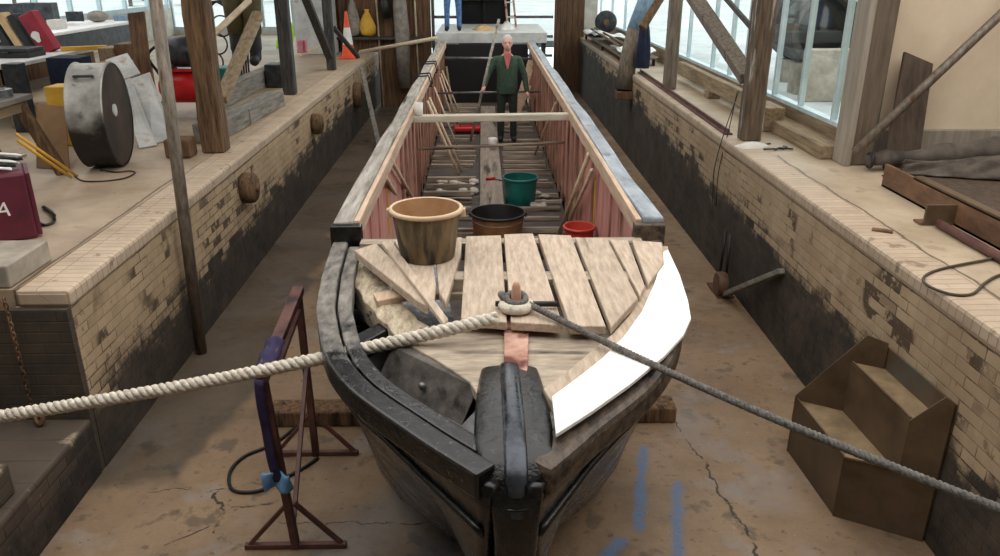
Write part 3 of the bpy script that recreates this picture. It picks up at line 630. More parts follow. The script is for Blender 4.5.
bucket('tub', 'wide black and tan tub in the hold just behind the foredeck', (.15, 8.1, .421), .25, .29, .33, M['ochre'], M['blackplastic'], M['blackplastic'], True)
bucket('bucket', 'teal green bucket standing in the hold right of the walkway plank', (.46, 9.55, .421), .185, .215, .35, M['green'], M['green'], M['green'], False)
bucket('bucket', 'small red bucket by the right side lining just behind the foredeck', (.86, 6.7, .787), .115, .135, .25, M['red'], M['red'], M['red'], False)
solo('locker', MB().box(.62, 1.01, 6.3, 7.0, .421, .786), M['darkboard'], 'low dark wooden locker under the small red bucket in the hold', 'box', bevel=.008)
# ------------------------------------------------------------------ ropes
def rope(path, R, pitch, strands, mb=None, n=14):
    mb = mb or MB(); pts = spline(path, n)
    L = [0]
    for a, b in zip(pts, pts[1:]): L.append(L[-1]+(b-a).length)
    tot = L[-1]; N = int(tot/pitch*10)
    cen = []
    for i in range(N+1):
        s = tot*i/N; k = max(j for j in range(len(L)) if L[j] <= s+1e-9); k = min(k, len(pts)-2)
        cen.append(pts[k].lerp(pts[k+1], (s-L[k])/max(1e-9, L[k+1]-L[k])))
    for st in range(strands):
        out = []
        for i, c in enumerate(cen):
            t = (cen[min(i+1, N)]-cen[max(i-1, 0)]).normalized(); a = t.cross(V((0, 0, 1))).normalized(); b = t.cross(a)
            ph = 2*PI*(i/10.0+st/strands); out.append(c+(a*math.cos(ph)+b*math.sin(ph))*R*.52)
        mb.tube(out, R*.56, 6)
    return mb
e0 = az(497, 318, 1.715); e1 = ray(-30, 421)*3.75+V((0, 0, CZ)); e2 = ray(-160, 447)*3.7+V((0, 0, CZ))
path = [e0.lerp(e1, t)+V((0, 0, -.035*math.sin(PI*t))) for t in (0, .15, .3, .45, .6, .75, .9, 1)]+[e2]
rm = rope(path, .031, .105, 3)
lp = [sb+V((math.cos(a)*.062, math.sin(a)*.062, .09)) for a in [2*PI*i/14 for i in range(14)]]
rm.tube(lp, .026, 8, closed=True)
solo('rope', rm, M['rope'], 'thick white twisted rope tied to the bow stud and running off to the left', 'rope', smooth=True)
f0 = sb+V((.05, .0, .1)); f1 = ray(1030, 521)*2.35+V((0, 0, CZ)); f2 = ray(1150, 575)*2.2+V((0, 0, CZ))
path = [f0.lerp(f1, t)+V((0, 0, -.035*math.sin(PI*t))) for t in (0, .15, .3, .45, .6, .75, .9, 1)]+[f2]
rm = rope(path, .016, .055, 3)
for zz, rr in ((.1, .05), (.125, .045)):
    rm.tube([sb+V((math.cos(a)*rr, math.sin(a)*rr, zz+.012*math.sin(a))) for a in [2*PI*i/16 for i in range(16)]], .016, 8, closed=True)
rm.tube(spline([sb+V((-.05, .0, .11)), sb+V((-.075, .02, .14)), sb+V((-.05, .045, .12)), sb+V((-.02, .05, .1))], 5), .015, 8)
solo('rope', rm, M['greyrope'], 'grey weathered rope looped on the bow stud and running off to the lower right', 'rope', smooth=True)
# ------------------------------------------------------------------ dock floor things
t = thing('trestle', 'rusty red steel trestle standing on the dock floor left of the bow', 'trestle', (-1.16, 4.2, 0))
zt = 3.2-3.85*math.tan(math.radians(21.67)+math.atan((378-278)/F)); zt = max(.85, min(1.1, zt))
TA, TB = V((-1.13, 3.74, 0)), V((-1.2, 4.69, 0))
TTA, TTB = V((-1.2, 3.74, 1.13)), V((-1.21, 4.69, 1.235)); zt = 1.13
for bpt, top in ((TA, TTA), (TB, TTB)):
    MB().bar(bpt+V((0, 0, .0)), top, .045, .045).obj('leg', M['redsteel'], t, bevel=.004)
    MB().bar(bpt+V((-.3, 0, .018)), bpt+V((.3, 0, .018)), .035, .035).obj('foot_bar', M['redsteel'], t, bevel=.004)
    for s in (-1, 1): MB().bar(bpt+V((s*.27, 0, .03)), bpt+V((s*.02, 0, .32)), .025, .025).obj('brace', M['redsteel'], t, bevel=.003)
MB().bar(TTA+V((0, -.03, .02)), TTB+V((0, .03, .02)), .07, .05).obj('top_bar', M['redsteel'], t, bevel=.005)
MB().bar(TA+V((0, .0, .18)), TB+V((0, 0, .72)), .028, .028).obj('diagonal_stay', M['redsteel'], t, bevel=.004)
MB().bar(TTA+V((0, .3, -.08)), TTB+V((0, 0, -.11)), .03, .03).obj('stay', M['redsteel'], t, bevel=.004)
def cloth(c, w, d, hgt, fold=.02, n=10):
    m = MB()
    def fn(u, v):
        a = u*2*PI; k = 1+.14*math.sin(3*a+v*5)+.1*math.sin(7*a); s = lerp(.5, 1, math.sin(min(1, v*1.3)*PI*.5))
        return V(c)+V((math.cos(a)*w*k*s, math.sin(a)*d*k*s, hgt*(1-v)))
    m.grid(fn, 28, n); bmesh.ops.remove_doubles(m.b, verts=m.b.verts, dist=.0005); return m
solo('strap', MB().grid(lambda u, v: TTA.lerp(TA, v*.55)+V((-.03-.02*math.sin(v*3)+.05*u, -.045-.012*math.sin(v*9+u), .03*(1-v))), 3, 20), M['purple'], 'purple webbing strap hanging from the near end of the red trestle', 'strap', smooth=True, mods=[('SOLIDIFY', dict(thickness=.008))])
solo('cloth', MB().grid(lambda u, v: TA+V((-.12+.15*u, -.05-.025*math.sin(u*8+v*2), lerp(.57, .46, v)+.012*math.sin(u*6))), 14, 6), M['bluecloth'], 'pale blue cloth tied on the near leg of the red trestle', 'cloth', smooth=True, mods=[('SOLIDIFY', dict(thickness=.012))])
solo('sheet', MB().grid(lambda u, v: TTA.lerp(TTB, .03+.33*v)+V((lerp(-.055, .05, u), 0, .055-.05*abs(u-.5)*2*.6+.006*math.sin(v*14+u*3))), 6, 14), M['purple'], 'dark purple cloth draped over the top bar of the red trestle', 'cloth', smooth=True, mods=[('SOLIDIFY', dict(thickness=.01, offset=1))])
pts = spline([az(*p, .012) for p in ((352, 405), (310, 418), (275, 443), (245, 456), (230, 472), (233, 490), (258, 491), (282, 479), (300, 470), (318, 458))], 6)
solo('cable', MB().tube(pts, .012, 8), M['cable'], 'black cable lying in a loop on the dock floor behind the red trestle', 'cable', smooth=True)
solo('bearer', MB().box(-1.62, 1.44, 5.05, 5.25, 0, .13), M['post'], 'heavy dark timber bearer crosswise under the bow', 'timber', bevel=.015)
solo('keel_block', MB().box(-.45, .65, 5.05, 5.25, .131, .245), M['post'], 'short dark keel block between the bearer and the boat bottom', 'timber', bevel=.01)
# folded plate steel step box
A, B, Cc = V((2.15, 4.68, 0)), V((2.18, 3.97, 0)), V((2.615, 3.72, 0)); D = A+(Cc-B)
fp = [(0, .0), (1, .0), (1, .95), (.9, .98), (.6, .78), (.6, .45), (0, .44)]
t = thing('steel_steps', 'brown fabricated plate steel two-step box leaning by the right dock wall', 'steel box', (A+B+Cc+D)/4)
def pl(o, s, z): return o+(Cc-B)*s+V((0, 0, z))
def plate(P, th=.012):
    n = (P[1]-P[0]).cross(P[2]-P[0]).normalized()*th; return MB().prism(P, n)
plate([pl(B, s, z) for s, z in fp]).obj('front_plate', M['boxsteel'], t)
plate([pl(A, s, z) for s, z in ((0, 0), (1, 0), (1, .97), (.74, 1.0), (0, .45))]).obj('back_plate', M['boxsteel'], t)
plate([B, A, A+V((0, 0, .44)), B+V((0, 0, .44))]).obj('side_plate', M['boxsteel'], t)
plate([pl(B, 0, .42), pl(A, 0, .42), pl(A, .6, .42), pl(B, .6, .42)]).obj('lower_tread', M['trayrust'], t)
plate([pl(B, .6, .42), pl(A, .6, .42), pl(A, .6, .8), pl(B, .6, .8)]).obj('riser', M['boxsteel'], t)
plate([pl(B, .6, .79), pl(A, .6, .79), pl(A, 1, .79), pl(B, 1, .79)]).obj('upper_tread', M['trayrust'], t)
plate([pl(B, 1, 0), pl(A, 1, 0), pl(A, 1, .94), pl(B, 1, .94)]).obj('rear_plate', M['boxsteel'], t)
MB().bar(pl(B, 0, .445)+V((0, -.01, 0)), pl(B, .6, .452)+V((0, -.01, 0)), .03, .012).obj('lip', M['trayrust'], t)
# iron bits on the right dock wall
t = thing('sluice_gear', 'dark iron sluice rods and wheel standing against the right dock wall', 'ironwork', (2.5, 7.6, 0))
for dx, y in ((0, 7.75), (.06, 7.6)): MB().tube([(2.52+dx*.5, y, .0), (2.56, y+.05, .62)], .016, 8).obj('rod', M['blackiron'], t, smooth=True)
MB().lathe([(.03, -.05), (.12, -.05), (.13, -.02), (.13, .02), (.12, .05), (.03, .05)], (2.47, 7.5, .135), axis='X', seg=24).obj('wheel', M['rustbeam'], t, smooth=True, bevel=.005)
MB().box(2.42, 2.6, 7.42, 7.82, 0, .02).obj('base_plate', M['rustbeam'], t)
solo('grey_plank', MB().bar((2.5, 7.42, .05), (2.595, 6.3, .74), .07, .05), M['baulk'], 'grey plank end sloping up against the dark foot of the right dock wall', 'plank', bevel=.008)
# fender log ends in the left dock wall
for y, z, r, lab in ((8.3, .98, .17, 'dark round log end set in the left dock wall nearest the viewer'), (12.05, .98, .16, 'dark round log end in the left dock wall, middle one of the row'), (16.2, .8, .26, 'large dark round log end furthest along the left dock wall')):
    t = thing('log_fender', lab, 'fender', (LX, y, z-r), 'log fenders along the left dock wall')
    MB().lathe([(r*.9, -.0), (r, .02), (r*.96, .12), (r*.8, .15), (.001, .155)], (LX+.001, y, z), axis='X', seg=20).obj('log_end', M['post'], t, smooth=True)
    MB().lathe([(r*.3, .15), (r*.28, .17), (.001, .172)], (LX+.001, y, z), axis='X', seg=12).obj('bolt', M['rustbeam'], t, smooth=True)
# pole from dock floor
solo('pipe_post', MB().tube([(-2.54, 6.3, 0), (-2.5, 6.3, 1.5), (-2.44, 6.3, 4.0)], .05, 14), M['pipe'], 'slim rusty metal pipe standing on the dock floor in front of the left wall', 'pipe', smooth=True)
# chain and thin bar in the left recess
t = thing('hanging_chain', 'rusty chain with a hook hanging in the recess at the lower left', 'chain', (-2.95, 4.45, .42))
m = MB()
for i in range(24):
    z = 1.3-i*.034; a = i % 2
    m.tube([V((-2.95+(math.cos(k)*.012 if a else 0), 4.47+(0 if a else math.cos(k)*.012), z+math.sin(k)*.024)) for k in [2*PI*q/8 for q in range(8)]], .005, 5, closed=True)
m.obj('chain', M['rustbeam'], t)
MB().tube(spline([(-2.95, 4.47, .5), (-2.93, 4.45, .46), (-2.9, 4.43, .44), (-2.88, 4.44, .47), (-2.885, 4.45, .51)], 5), .016, 8).obj('hook', M['rustbeam'], t, smooth=True)
solo('steel_bar', MB().tube([az(30, 402, .43)+V((0, .02, 0)), (-3.02, 4.5, 1.4)], .016, 8), M['rustbeam'], 'thin rusty bar leaning upright in the recess at the left edge', 'bar', smooth=True)
# ------------------------------------------------------------------ inside the hold
def leanstick(a, b, r, label, group=None): return solo('stick', MB().tube([a, b], r, 8), M['stick'], label, 'stick', group, smooth=True)
L_, R_ = BX-.88, BX+.88
leanstick((L_+.02, 10.9, 1.5), (-.35, 10.95, .43), .02, 'left of two pale sticks leaning in the hold below the tall white cup')
leanstick((L_+.03, 11.2, 1.5), (-.32, 11.25, .43), .02, 'right of two pale sticks leaning in the hold below the tall white cup')
leanstick((L_+.02, 12.6, 1.45), (-.4, 12.6, .43), .014, 'thin dull stick leaning left in the hold behind the pair of pale sticks')
leanstick(ax(390, 158, -.8), az(418, 208, .435), .02, 'pale handle leaning on the left lining behind the muddy bucket, upper of two')
leanstick(ax(386, 178, -.8), az(406, 212, .435), .02, 'pale handle leaning on the left lining behind the muddy bucket, lower of two')
leanstick(ax(589, 154, .97), az(559, 234, .445), .024, 'thick pale pole leaning on the right lining behind the red bucket')
leanstick(ax(592, 170, .97), az(566, 230, .44), .02, 'thin dull pole leaning right beside the thick pale pole by the red bucket')
leanstick(ax(556, 103, .97), az(534, 156, .435), .02, 'pole leaning on the right lining between the cross beam and the green bucket')
for i, (x0, z1, y, lab) in enumerate(((.78, 1.42, 15.2, 'pale board leaning on the right lining just right of the man'), (.84, 1.5, 15.9, 'second pale board leaning right of the man, behind the first'), (.72, 1.2, 14.6, 'short pale board leaning by the right lining near the man\'s left hand'))):
    solo('leaning_board', MB().bar((x0-.2, y, .43), (x0+.12, y+.05, z1), .12, .025, V((0, 1, 0))), M['lightwood'], lab, 'board', bevel=.004)
solo('leaning_board', MB().bar((-.62, 16.2, .43), (-.74, 16.3, 1.35), .3, .03, V((1, 0, .2))), M['beam'], 'brown board leaning on the left lining near the dark stern bulkhead', 'board', bevel=.004)
for i in range(3): leanstick((L_+.02, 14.2+i*.5, 1.4), (-.5+.05*i, 14.3+i*.5, .43), .014, ('nearest', 'middle', 'furthest')[i]+' of three thin sticks leaning on the left lining level with the man')
mt = thing('cup', 'tall white cup standing on the left end of the cross beam', 'cup', (-.73, 8.95, 1.645))
MB().lathe([(.038, 0), (.046, .01), (.05, .14), (.045, .14), (.04, .015), (.001, .012)], (-.73, 8.95, 1.645), seg=20).obj('body', M['white'], mt, smooth=True)
t = thing('cup', 'white paper cup standing on the walkway plank near the man', 'cup', (.15, 12.4, .506))
MB().lathe([(.05, 0), (.075, .17), (.07, .17), (.046, .008), (.001, .006)], (.15, 12.4, .506), seg=18).obj('body', M['white'], t, smooth=True)
t = thing('hand_tool', 'red-handled hand tool lying on the walkway plank left of the green bucket', 'tool', (.1, 10.4, .506))
MB().tube([(.03, 10.4, .525), (.16, 10.43, .525)], .02, 8).obj('handle', M['redpaint'], t, smooth=True)
MB().bar((.16, 10.43, .52), (.27, 10.36, .52), .05, .012).obj('blade', M['metal'], t)
t = thing('toolbox', 'bright red low toolbox on the hold floor left of the man', 'toolbox', (-.28, 14.15, .421))
MB().box(-.52, -.06, 14.0, 14.3, .47, .54).obj('box', M['redpaint'], t, bevel=.015)
MB().tube(spline([(-.42, 14.15, .54), (-.4, 14.15, .58), (-.2, 14.15, .58), (-.16, 14.15, .54)], 4), .01, 6).obj('handle', M['blackplastic'], t, smooth=True)
MB().box(-.5, -.08, 14.02, 14.28, .42, .47).obj('base', M['blackplastic'], t)
for i in range(26):
    x = random.uniform(-.6, -.12) if i < 18 else random.uniform(.55, .85); y = random.uniform(9.95, 10.7) if i < 18 else random.uniform(9.2, 10.1); r = random.uniform(.025, .06)
    m = MB(); bmesh.ops.create_icosphere(m.b, subdivisions=2, radius=1, matrix=Matrix.Translation((x, y, .421+r*.5)) @ Matrix.Diagonal((r*1.3, r, r*.6, 1)))
    solo('broken_stone', m, M['stone'], 'pale lump of rubble on the hold floor between the pale sticks and the green bucket' if i < 18 else 'pale lump of rubble on the hold floor right of the green bucket', 'stone', 'rubble left of the walkway' if i < 18 else 'rubble right of the green bucket', rough=.004)
# ------------------------------------------------------------------ people
def person(label, loc, H, face, cloth_up, cloth_low, arms, cat='person', hair=True, legs=None, look=.25, shoe='boot'):
    """figure facing -Y; arms = ((elbow, wrist) for -x side, +x side) relative to the base, fractions of H in metres"""
    t = thing('person', label, cat, loc); o = V(loc); k = H/1.75
    def q(*p): return o+V(p)*k
    rm = [('REMESH', dict(mode='VOXEL', voxel_size=.011, use_smooth_shade=True)), ('SMOOTH', dict(iterations=8, factor=.5))]
    b = MB()
    hy = -.05
    b.ell(q(0, hy, 1.63), .076*k, .095*k, .118*k); b.ell(q(0, hy-.03, 1.575), .058*k, .07*k, .065*k)     # skull and jaw
    b.cap(q(0, hy-.085, 1.625), q(0, hy-.112, 1.598), .011*k, .017*k, 8)                                    # nose
    for s in (-1, 1):
        b.ell(q(s*.079, hy+.01, 1.62), .012*k, .024*k, .034*k, seg=8)                                      # ears
        b.ell(q(s*.032, hy-.075, 1.655), .024*k, .02*k, .012*k, seg=8)                                     # brows
    b.ell(q(0, hy-.09, 1.562), .026*k, .012*k, .01*k, seg=8)                                               # lips
    b.cap(q(0, 0, 1.4), q(0, hy+.01, 1.56), .062*k, .056*k)                                                  # neck
    b.ell(q(0, 0, 1.28), .15*k, .09*k, .2*k); b.ell(q(0, 0, 1.02), .14*k, .09*k, .2*k)
    up, lo = MB(), MB()
    up.rings([[q(math.cos(a)*rx, math.sin(a)*ry-.005, z) for a in [2*PI*i/28 for i in range(28)]] for rx, ry, z in ((.17, .125, .8), (.178, .14, .92), (.172, .138, 1.05), (.178, .13, 1.18), (.19, .122, 1.29), (.165, .105, 1.37), (.09, .08, 1.43))]); up.cap(q(-.14, .01, 1.36), q(.14, .01, 1.36), .066*k, .066*k); up.ell(q(0, .015, 1.42), .09*k, .075*k, .05*k)
    lg = legs or ((.1, .0, 0), (-.1, .0, 0))
    lo.ell(q(0, .01, .93), .165*k, .13*k, .13*k)
    for dx, dy, bend in lg:
        lo.cap(q(dx*.9, 0, .88), q(dx*1.05, dy*.5-.02, .48), .095*k, .068*k); lo.cap(q(dx*1.05, dy*.5-.02, .48), q(dx*1.1, dy, .1), .068*k, .055*k); b.cap(q(dx, 0, .9), q(dx*1.1, dy, .12), .05*k, .035*k)
    for s, (el, wr) in zip((-1, 1), arms):
        sh = q(s*.19, .01, 1.355); e = q(*el); w = q(*wr)
        up.cap(sh, e, .066*k, .055*k); up.cap(e, w, .055*k, .042*k); b.cap(sh, e, .04*k, .036*k); b.cap(e, w, .036*k, .026*k)
        d = (w-e).normalized(); hp = w+d*.05*k; side = V((0, -1, 0)) if abs(d.y) < .8 else V((0, 0, 1)); ac = d.cross(side).normalized()*1
        b.cap(w, w+d*.085*k, .026*k, .034*k, 10)
        for fi in range(4):                                                                               # fingers curl forward
            off = (fi-1.5)*.019*k; ln = (.036, .042, .039, .03)[fi]*k; r0 = .0095*k
            p0 = w+d*.088*k+side*off; p1 = p0+d*ln*.9+ac*(-s)*.01*k; p2 = p1+d*ln*.35+ac*(-s)*ln*.75
            b.cap(p0, p1, r0, r0*.95, 8); b.cap(p1, p2, r0*.95, r0*.8, 8)
        p0 = w+d*.03*k+side*.025*k; b.cap(p0, p0+d*.035*k+side*.022*k, .012*k, .011*k, 8); b.cap(p0+d*.035*k+side*.022*k, p0+d*.06*k+side*.018*k+ac*(-s)*.015*k, .011*k, .009*k, 8)
    b.obj('body', M['skin'], t, mods=[('REMESH', dict(mode='VOXEL', voxel_size=.0075, use_smooth_shade=True)), ('SMOOTH', dict(iterations=2, factor=.5))])
    up.obj('pullover', M[cloth_up], t, mods=rm); lo.obj('trousers', M[cloth_low], t, mods=rm)
    for s, (dx, dy, bend) in zip((1, -1), lg):
        MB().cap(q(dx*1.1, dy+.04, .055), q(dx*1.15, dy-.13, .045), .052*k, .045*k).cap(q(dx*1.1, dy+.02, .06), q(dx*1.1, dy+.01, .16), .055*k, .058*k).obj('boot', M[shoe], t, mods=[('REMESH', dict(mode='VOXEL', voxel_size=.01, use_smooth_shade=True))])
    hm = MB(); hm.ell(q(0, hy+.018, 1.665), .083*k, .094*k, .098*k); hm.ell(q(0, hy+.05, 1.61), .078*k, .06*k, .08*k)
    hm.obj('hair', M['greyhair'], t, smooth=True)
    for s in (-1, 1): MB().ell(q(s*.031, hy-.087, 1.638), .011*k, .008*k, .009*k, seg=8).obj('eye', M['boot'], t, smooth=True)
    return t, q
ST0, ST1 = ay(470.5, 141, 13.2), ay(499, 19, 13.2); SP = ST0.lerp(ST1, .44)-V((.41, 13.45, .421))
man, q = person('man in dark green jumper and pink shirt standing in the hold with a staff', (.41, 13.45, .421), 1.75, 0, 'pullover', 'trousers', (((-.33, -.04, 1.12), (SP.x+.03, SP.y+.03, SP.z+.05)), ((.29, .02, 1.1), (.33, -.06, .86))))
MB().prism([q(-.07, -.135, 1.47), q(.07, -.135, 1.47), q(.012, -.16, 1.22), q(-.012, -.16, 1.22)], (0, .05, 0)).obj('shirt', M['shirt'], man, bevel=.008)
solo('staff', MB().tube([ST0, ST1], .022, 8), M['greywood'], 'long pale wooden staff upright in the man\'s right hand', 'staff', smooth=True)
person('person in blue jeans standing on the pale platform over the stern', (-.66, 18.6, 1.876), 1.75, 0, 'navy', 'jeans', (((-.27, 0, 1.12), (-.28, -.08, .86)), ((.27, 0, 1.12), (.28, -.08, .86))), legs=((.12, .02, 0), (-.13, -.02, 0)))
# ------------------------------------------------------------------ stern platform and what is on it
t = thing('platform', 'pale grey boarded platform spanning the dock over the stern', 'platform', (.2, 19.3, 0))
MB().box(-1.02, 1.42, 17.95, 20.9, 1.82, 1.875).obj('deck', M['white'], t, bevel=.008)
MB().box(-1.02, 1.42, 17.9, 17.96, 1.66, 1.875).obj('fascia', M['offwhite'], t, bevel=.008)
for x in (-.95, 1.36):
    for y in (18.1, 20.7): MB().box(x-.05, x+.05, y-.05, y+.05, 0, 1.82).obj('leg', M['darkpost'], t)
t = thing('hatch_frame', 'tall black cabin doors with a wooden bar across, behind the platform', 'doors', (.05, 21.3, 1.1))
MB().box(-.62, .72, 21.2, 21.3, 1.1, 4.0).obj('back_panel', M['black'], t)
for x in (-.55, .05, .62): MB().box(x-.04, x+.04, 21.12, 21.2, 1.1, 4.0).obj('upright', M['black'], t, bevel=.005)
MB().tube([(-.5, 21.0, 2.5), (.6, 21.0, 2.51)], .06, 12).obj('bar', M['beam'], t, smooth=True)
for x in (-.4, .5): MB().box(x-.03, x+.03, 21.0, 21.13, 2.46, 2.54).obj('bracket', M['blackiron'], t)
t = thing('step_ladder', 'light pinkish ladder leaning at the right of the black doors', 'ladder', (.75, 20.2, 1.876))
for s in (0, .2): MB().bar((.62+s, 20.0, 1.876), (.42+s, 20.9, 4.0), .045, .03).obj('stile', M['pinkrust'], t)
for i in range(6):
    u = .1+i*.16; MB().bar((.62-.2*u, 20.0+.9*u, 1.876+2.1*u), (.82-.2*u, 20.0+.9*u, 1.876+2.1*u), .03, .03).obj('rung', M['white'], t)
heap('cloth', (.02, 18.7, 1.878), .26, .2, .11, M['straw'], 'crumpled tan cloth on the platform right of the jeans', 'cloth')
heap('bag', (.56, 18.9, 1.878), .17, .15, .16, M['white'], 'crumpled white bag on the platform below the ladder', 'bag')
solo('mooring_pole', MB().tube([az(360, 52, 1.40)+V((-.0, 0, 0)), (-.99, 17.5, 1.80)], .045, 10), M['stick'], 'pale pole spanning from the left quay to the boat\'s stern', 'pole', smooth=True)
# ------------------------------------------------------------------ left quay
def post(name, x, y, z0, w, d, m, label, top=4.2, lean=(0, 0), group='posts along the quays', rough=.0):
    mb = MB(); rs = []
    for i in range(9):
        f = i/8; z = lerp(z0, top, f); cx, cy = x+lean[0]*f, y+lean[1]*f; jw = w/2*(1+rough*math.sin(i*2.1)), d/2*(1+rough*math.cos(i*1.7))
        rs.append([V((cx-jw[0], cy-jw[1], z)), V((cx+jw[0], cy-jw[1], z)), V((cx+jw[0], cy+jw[1], z)), V((cx-jw[0], cy+jw[1], z))])
    return solo(name, mb.rings(rs), M[m], label, 'post', group, bevel=.02)
post('timber_post', -2.95, 8.6, LQ, .24, .24, 'post', 'rough brown timber post at the edge of the left quay, nearest the viewer', rough=.08)
post('timber_post', -3.09, 12.8, LQ, .2, .18, 'darkpost', 'dark grey timber post on the left quay, second from the viewer')
post('timber_post', -3.0, 16.0, LQ, .17, .16, 'darkpost', 'dark grey timber post on the left quay, third from the viewer')
def brace(a, b, w, h, m, label, group=None): return solo('brace', MB().bar(a, b, w, h, V((0, 1, 0))), M[m], label, 'brace', group, bevel=.008)
brace(ay(304, -6, 14.4), ay(329, 56, 15.9), .14, .1, 'darkpost', 'dark diagonal brace rising left from the third post on the left quay')
brace(ay(334, 28, 16.1), ay(358, 57, 17.4), .08, .08, 'darkpost', 'thin dark strut sloping down right from the third post towards the traffic cone')
brace(ay(258, 14, 11.2), ay(221, 100, 9.4), .14, .1, 'beam', 'pale timber leaning up behind the nearest rough post on the left quay')
brace(ay(250, 0, 9.0), ay(214, 34, 8.72), .06, .06, 'stick', 'thin pale strut slanting up from the nearest rough post on the left quay')
def baulk(a, b, w, h, label, m='baulk'):
    return solo('timber_baulk', MB().bar(a+V((0, 0, h/2)), b+V((0, 0, h/2)), w, h), M[m], label, 'timber', 'timber baulks on the left quay', bevel=.012)
baulk(V((-3.2, 9.0, LQ)), V((-3.12, 10.1, LQ)), .27, .22, 'grey squared timber baulk lying just behind the rough post on the left quay')
baulk(V((-3.13, 10.18, LQ)), V((-3.05, 11.7, LQ)), .27, .2, 'grey squared timber baulk in line beyond the first, its end facing the quay edge')
baulk(V((-3.82, 11.0, LQ)), V((-3.75, 15.0, LQ)), .2, .28, 'long grey baulk on edge behind the two squared ones on the left quay')
solo('timber_offcut', MB().box(-3.38, -3.1, 8.22, 8.48, LQ, LQ+.2), M['brownwood'], 'short brown timber offcut at the foot of the rough post on the left quay', 'timber', bevel=.025, rough=.008)
# drum on its side
t = thing('drum', 'large scuffed grey drum lying on its side on the left quay', 'drum', (-3.83, 7.95, LQ))
DM = Matrix.Translation((-3.83, 7.95, LQ+.515)) @ Matrix.Rotation(math.radians(9), 4, 'Z')
def xf(mb): bmesh.ops.transform(mb.b, matrix=DM, verts=mb.b.verts); return mb
xf(MB().lathe([(.49, -.17), (.515, -.16), (.505, -.14), (.5, -.12), (.5, .12), (.505, .14), (.515, .16), (.5, .17)], axis='X', seg=48, cap=False)).obj('shell', M['drumshell'], t, smooth=True, bevel=.004)
xf(MB().lathe([(.001, -.15), (.49, -.15), (.49, -.14), (.001, -.14)], axis='X', seg=48)).obj('back_plate', M['drumlid'], t)
xf(MB().lathe([(.001, .15), (.495, .15), (.495, .16), (.001, .161)], axis='X', seg=48)).obj('end_plate', M['drumlid'], t, smooth=False)
xf(MB().lathe([(.001, .166), (.06, .166), (.06, .18), (.001, .18)], (0, -.12, .06), axis='X', seg=16)).obj('bung', M['offwhite'], t)
xf(MB().tube(spline([(-.06, -.3, .41), (-.06, -.36, .42), (.08, -.36, .42), (.08, -.3, .41)], 5), .014, 8)).obj('handle', M['darkmetal'], t, smooth=True)
# leaning white boards
def board(P, label, m='offwhite', th=.02, name='board'):
    n = (P[1]-P[0]).cross(P[2]-P[0]).normalized()*th; return solo(name, MB().prism(P, n), M[m], label, 'board', bevel=.003)
board([az(139, 149, LQ), az(157, 146, LQ), ay(130, 79, 9.75), ay(117, 84, 9.7)], 'narrow stained white board leaning directly right of the drum')
board([az(152, 145, LQ), az(174, 139, LQ), ay(149, 73, 9.9), ay(129, 80, 9.85)], 'wider stained white board leaning behind the pipe, right of the narrow one')
board([ay(118, 83, 10.05), ay(141, 74, 10.1), ay(128, 54, 10.5), ay(106, 61, 10.45)], 'small square rust-stained white board propped above the two leaning white boards')
solo('cardboard_box', MB().box(-5.2, -4.6, 10.7, 11.3, LQ, 2.02), M['card'], 'brown box behind the small square white board', 'box', bevel=.01)
# compressor
t = thing('compressor', 'red air compressor with a black motor on top, standing on the left quay', 'compressor', (-4.1, 10.9, LQ))
cx, cy = -4.02, 10.9
MB().lathe([(.001, -.36), (.12, -.34), (.19, -.28), (.21, -.2), (.21, .2), (.19, .28), (.12, .34), (.001, .36)], (cx, cy, LQ+.38), axis='X', seg=24).obj('tank', M['redpaint'], t, smooth=True)
MB().box(cx-.2, cx+.2, cy-.12, cy+.12, LQ+.59, LQ+.63).obj('mounting_plate', M['redpaint'], t)
MB().lathe([(.001, -.2), (.17, -.2), (.2, -.16), (.2, .12), (.15, .17), (.001, .18)], (cx+.03, cy, LQ+.84), axis='X', seg=20).obj('motor', M['darkmetal'], t, smooth=True)
m = MB()
for i in range(5): m.box(cx-.26, cx-.1, cy-.13, cy+.13, LQ+.66+i*.05, LQ+.685+i*.05)
m.box(cx-.23, cx-.13, cy-.09, cy+.09, LQ+.63, LQ+.93); m.obj('cylinder_head', M['metal'], t)
MB().lathe([(.04, -.03), (.2, -.03), (.21, 0), (.2, .03), (.04, .03)], (cx+.28, cy, LQ+.76), axis='X', seg=28).obj('flywheel', M['metal'], t, smooth=True)
MB().tube(spline([(cx-.3, cy-.1, LQ+.55), (cx-.4, cy-.15, LQ+.8), (cx-.2, cy-.18, LQ+.95), (cx, cy-.14, LQ+.9)], 5), .02, 8).obj('hose', M['blackplastic'], t, smooth=True)
for s in (-1, 1): MB().lathe([(.001, -.03), (.1, -.03), (.11, 0), (.1, .03), (.001, .03)], (cx+s*.28, cy-.14, LQ+.11), axis='Y', seg=18).obj('wheel', M['blackplastic'], t, smooth=True); MB().bar((cx+s*.22, cy, LQ+.22), (cx+s*.26, cy-.14, LQ+.1), .04, .02).obj('leg', M['darkmetal'], t)
solo('stump', MB().lathe([(.001, 0), (.14, 0), (.15, .02), (.14, .34), (.001, .35)], (-3.62, 10.55, LQ), seg=16), M['beam'], 'pale sawn log stump standing right of the red compressor', 'log', rough=.01)
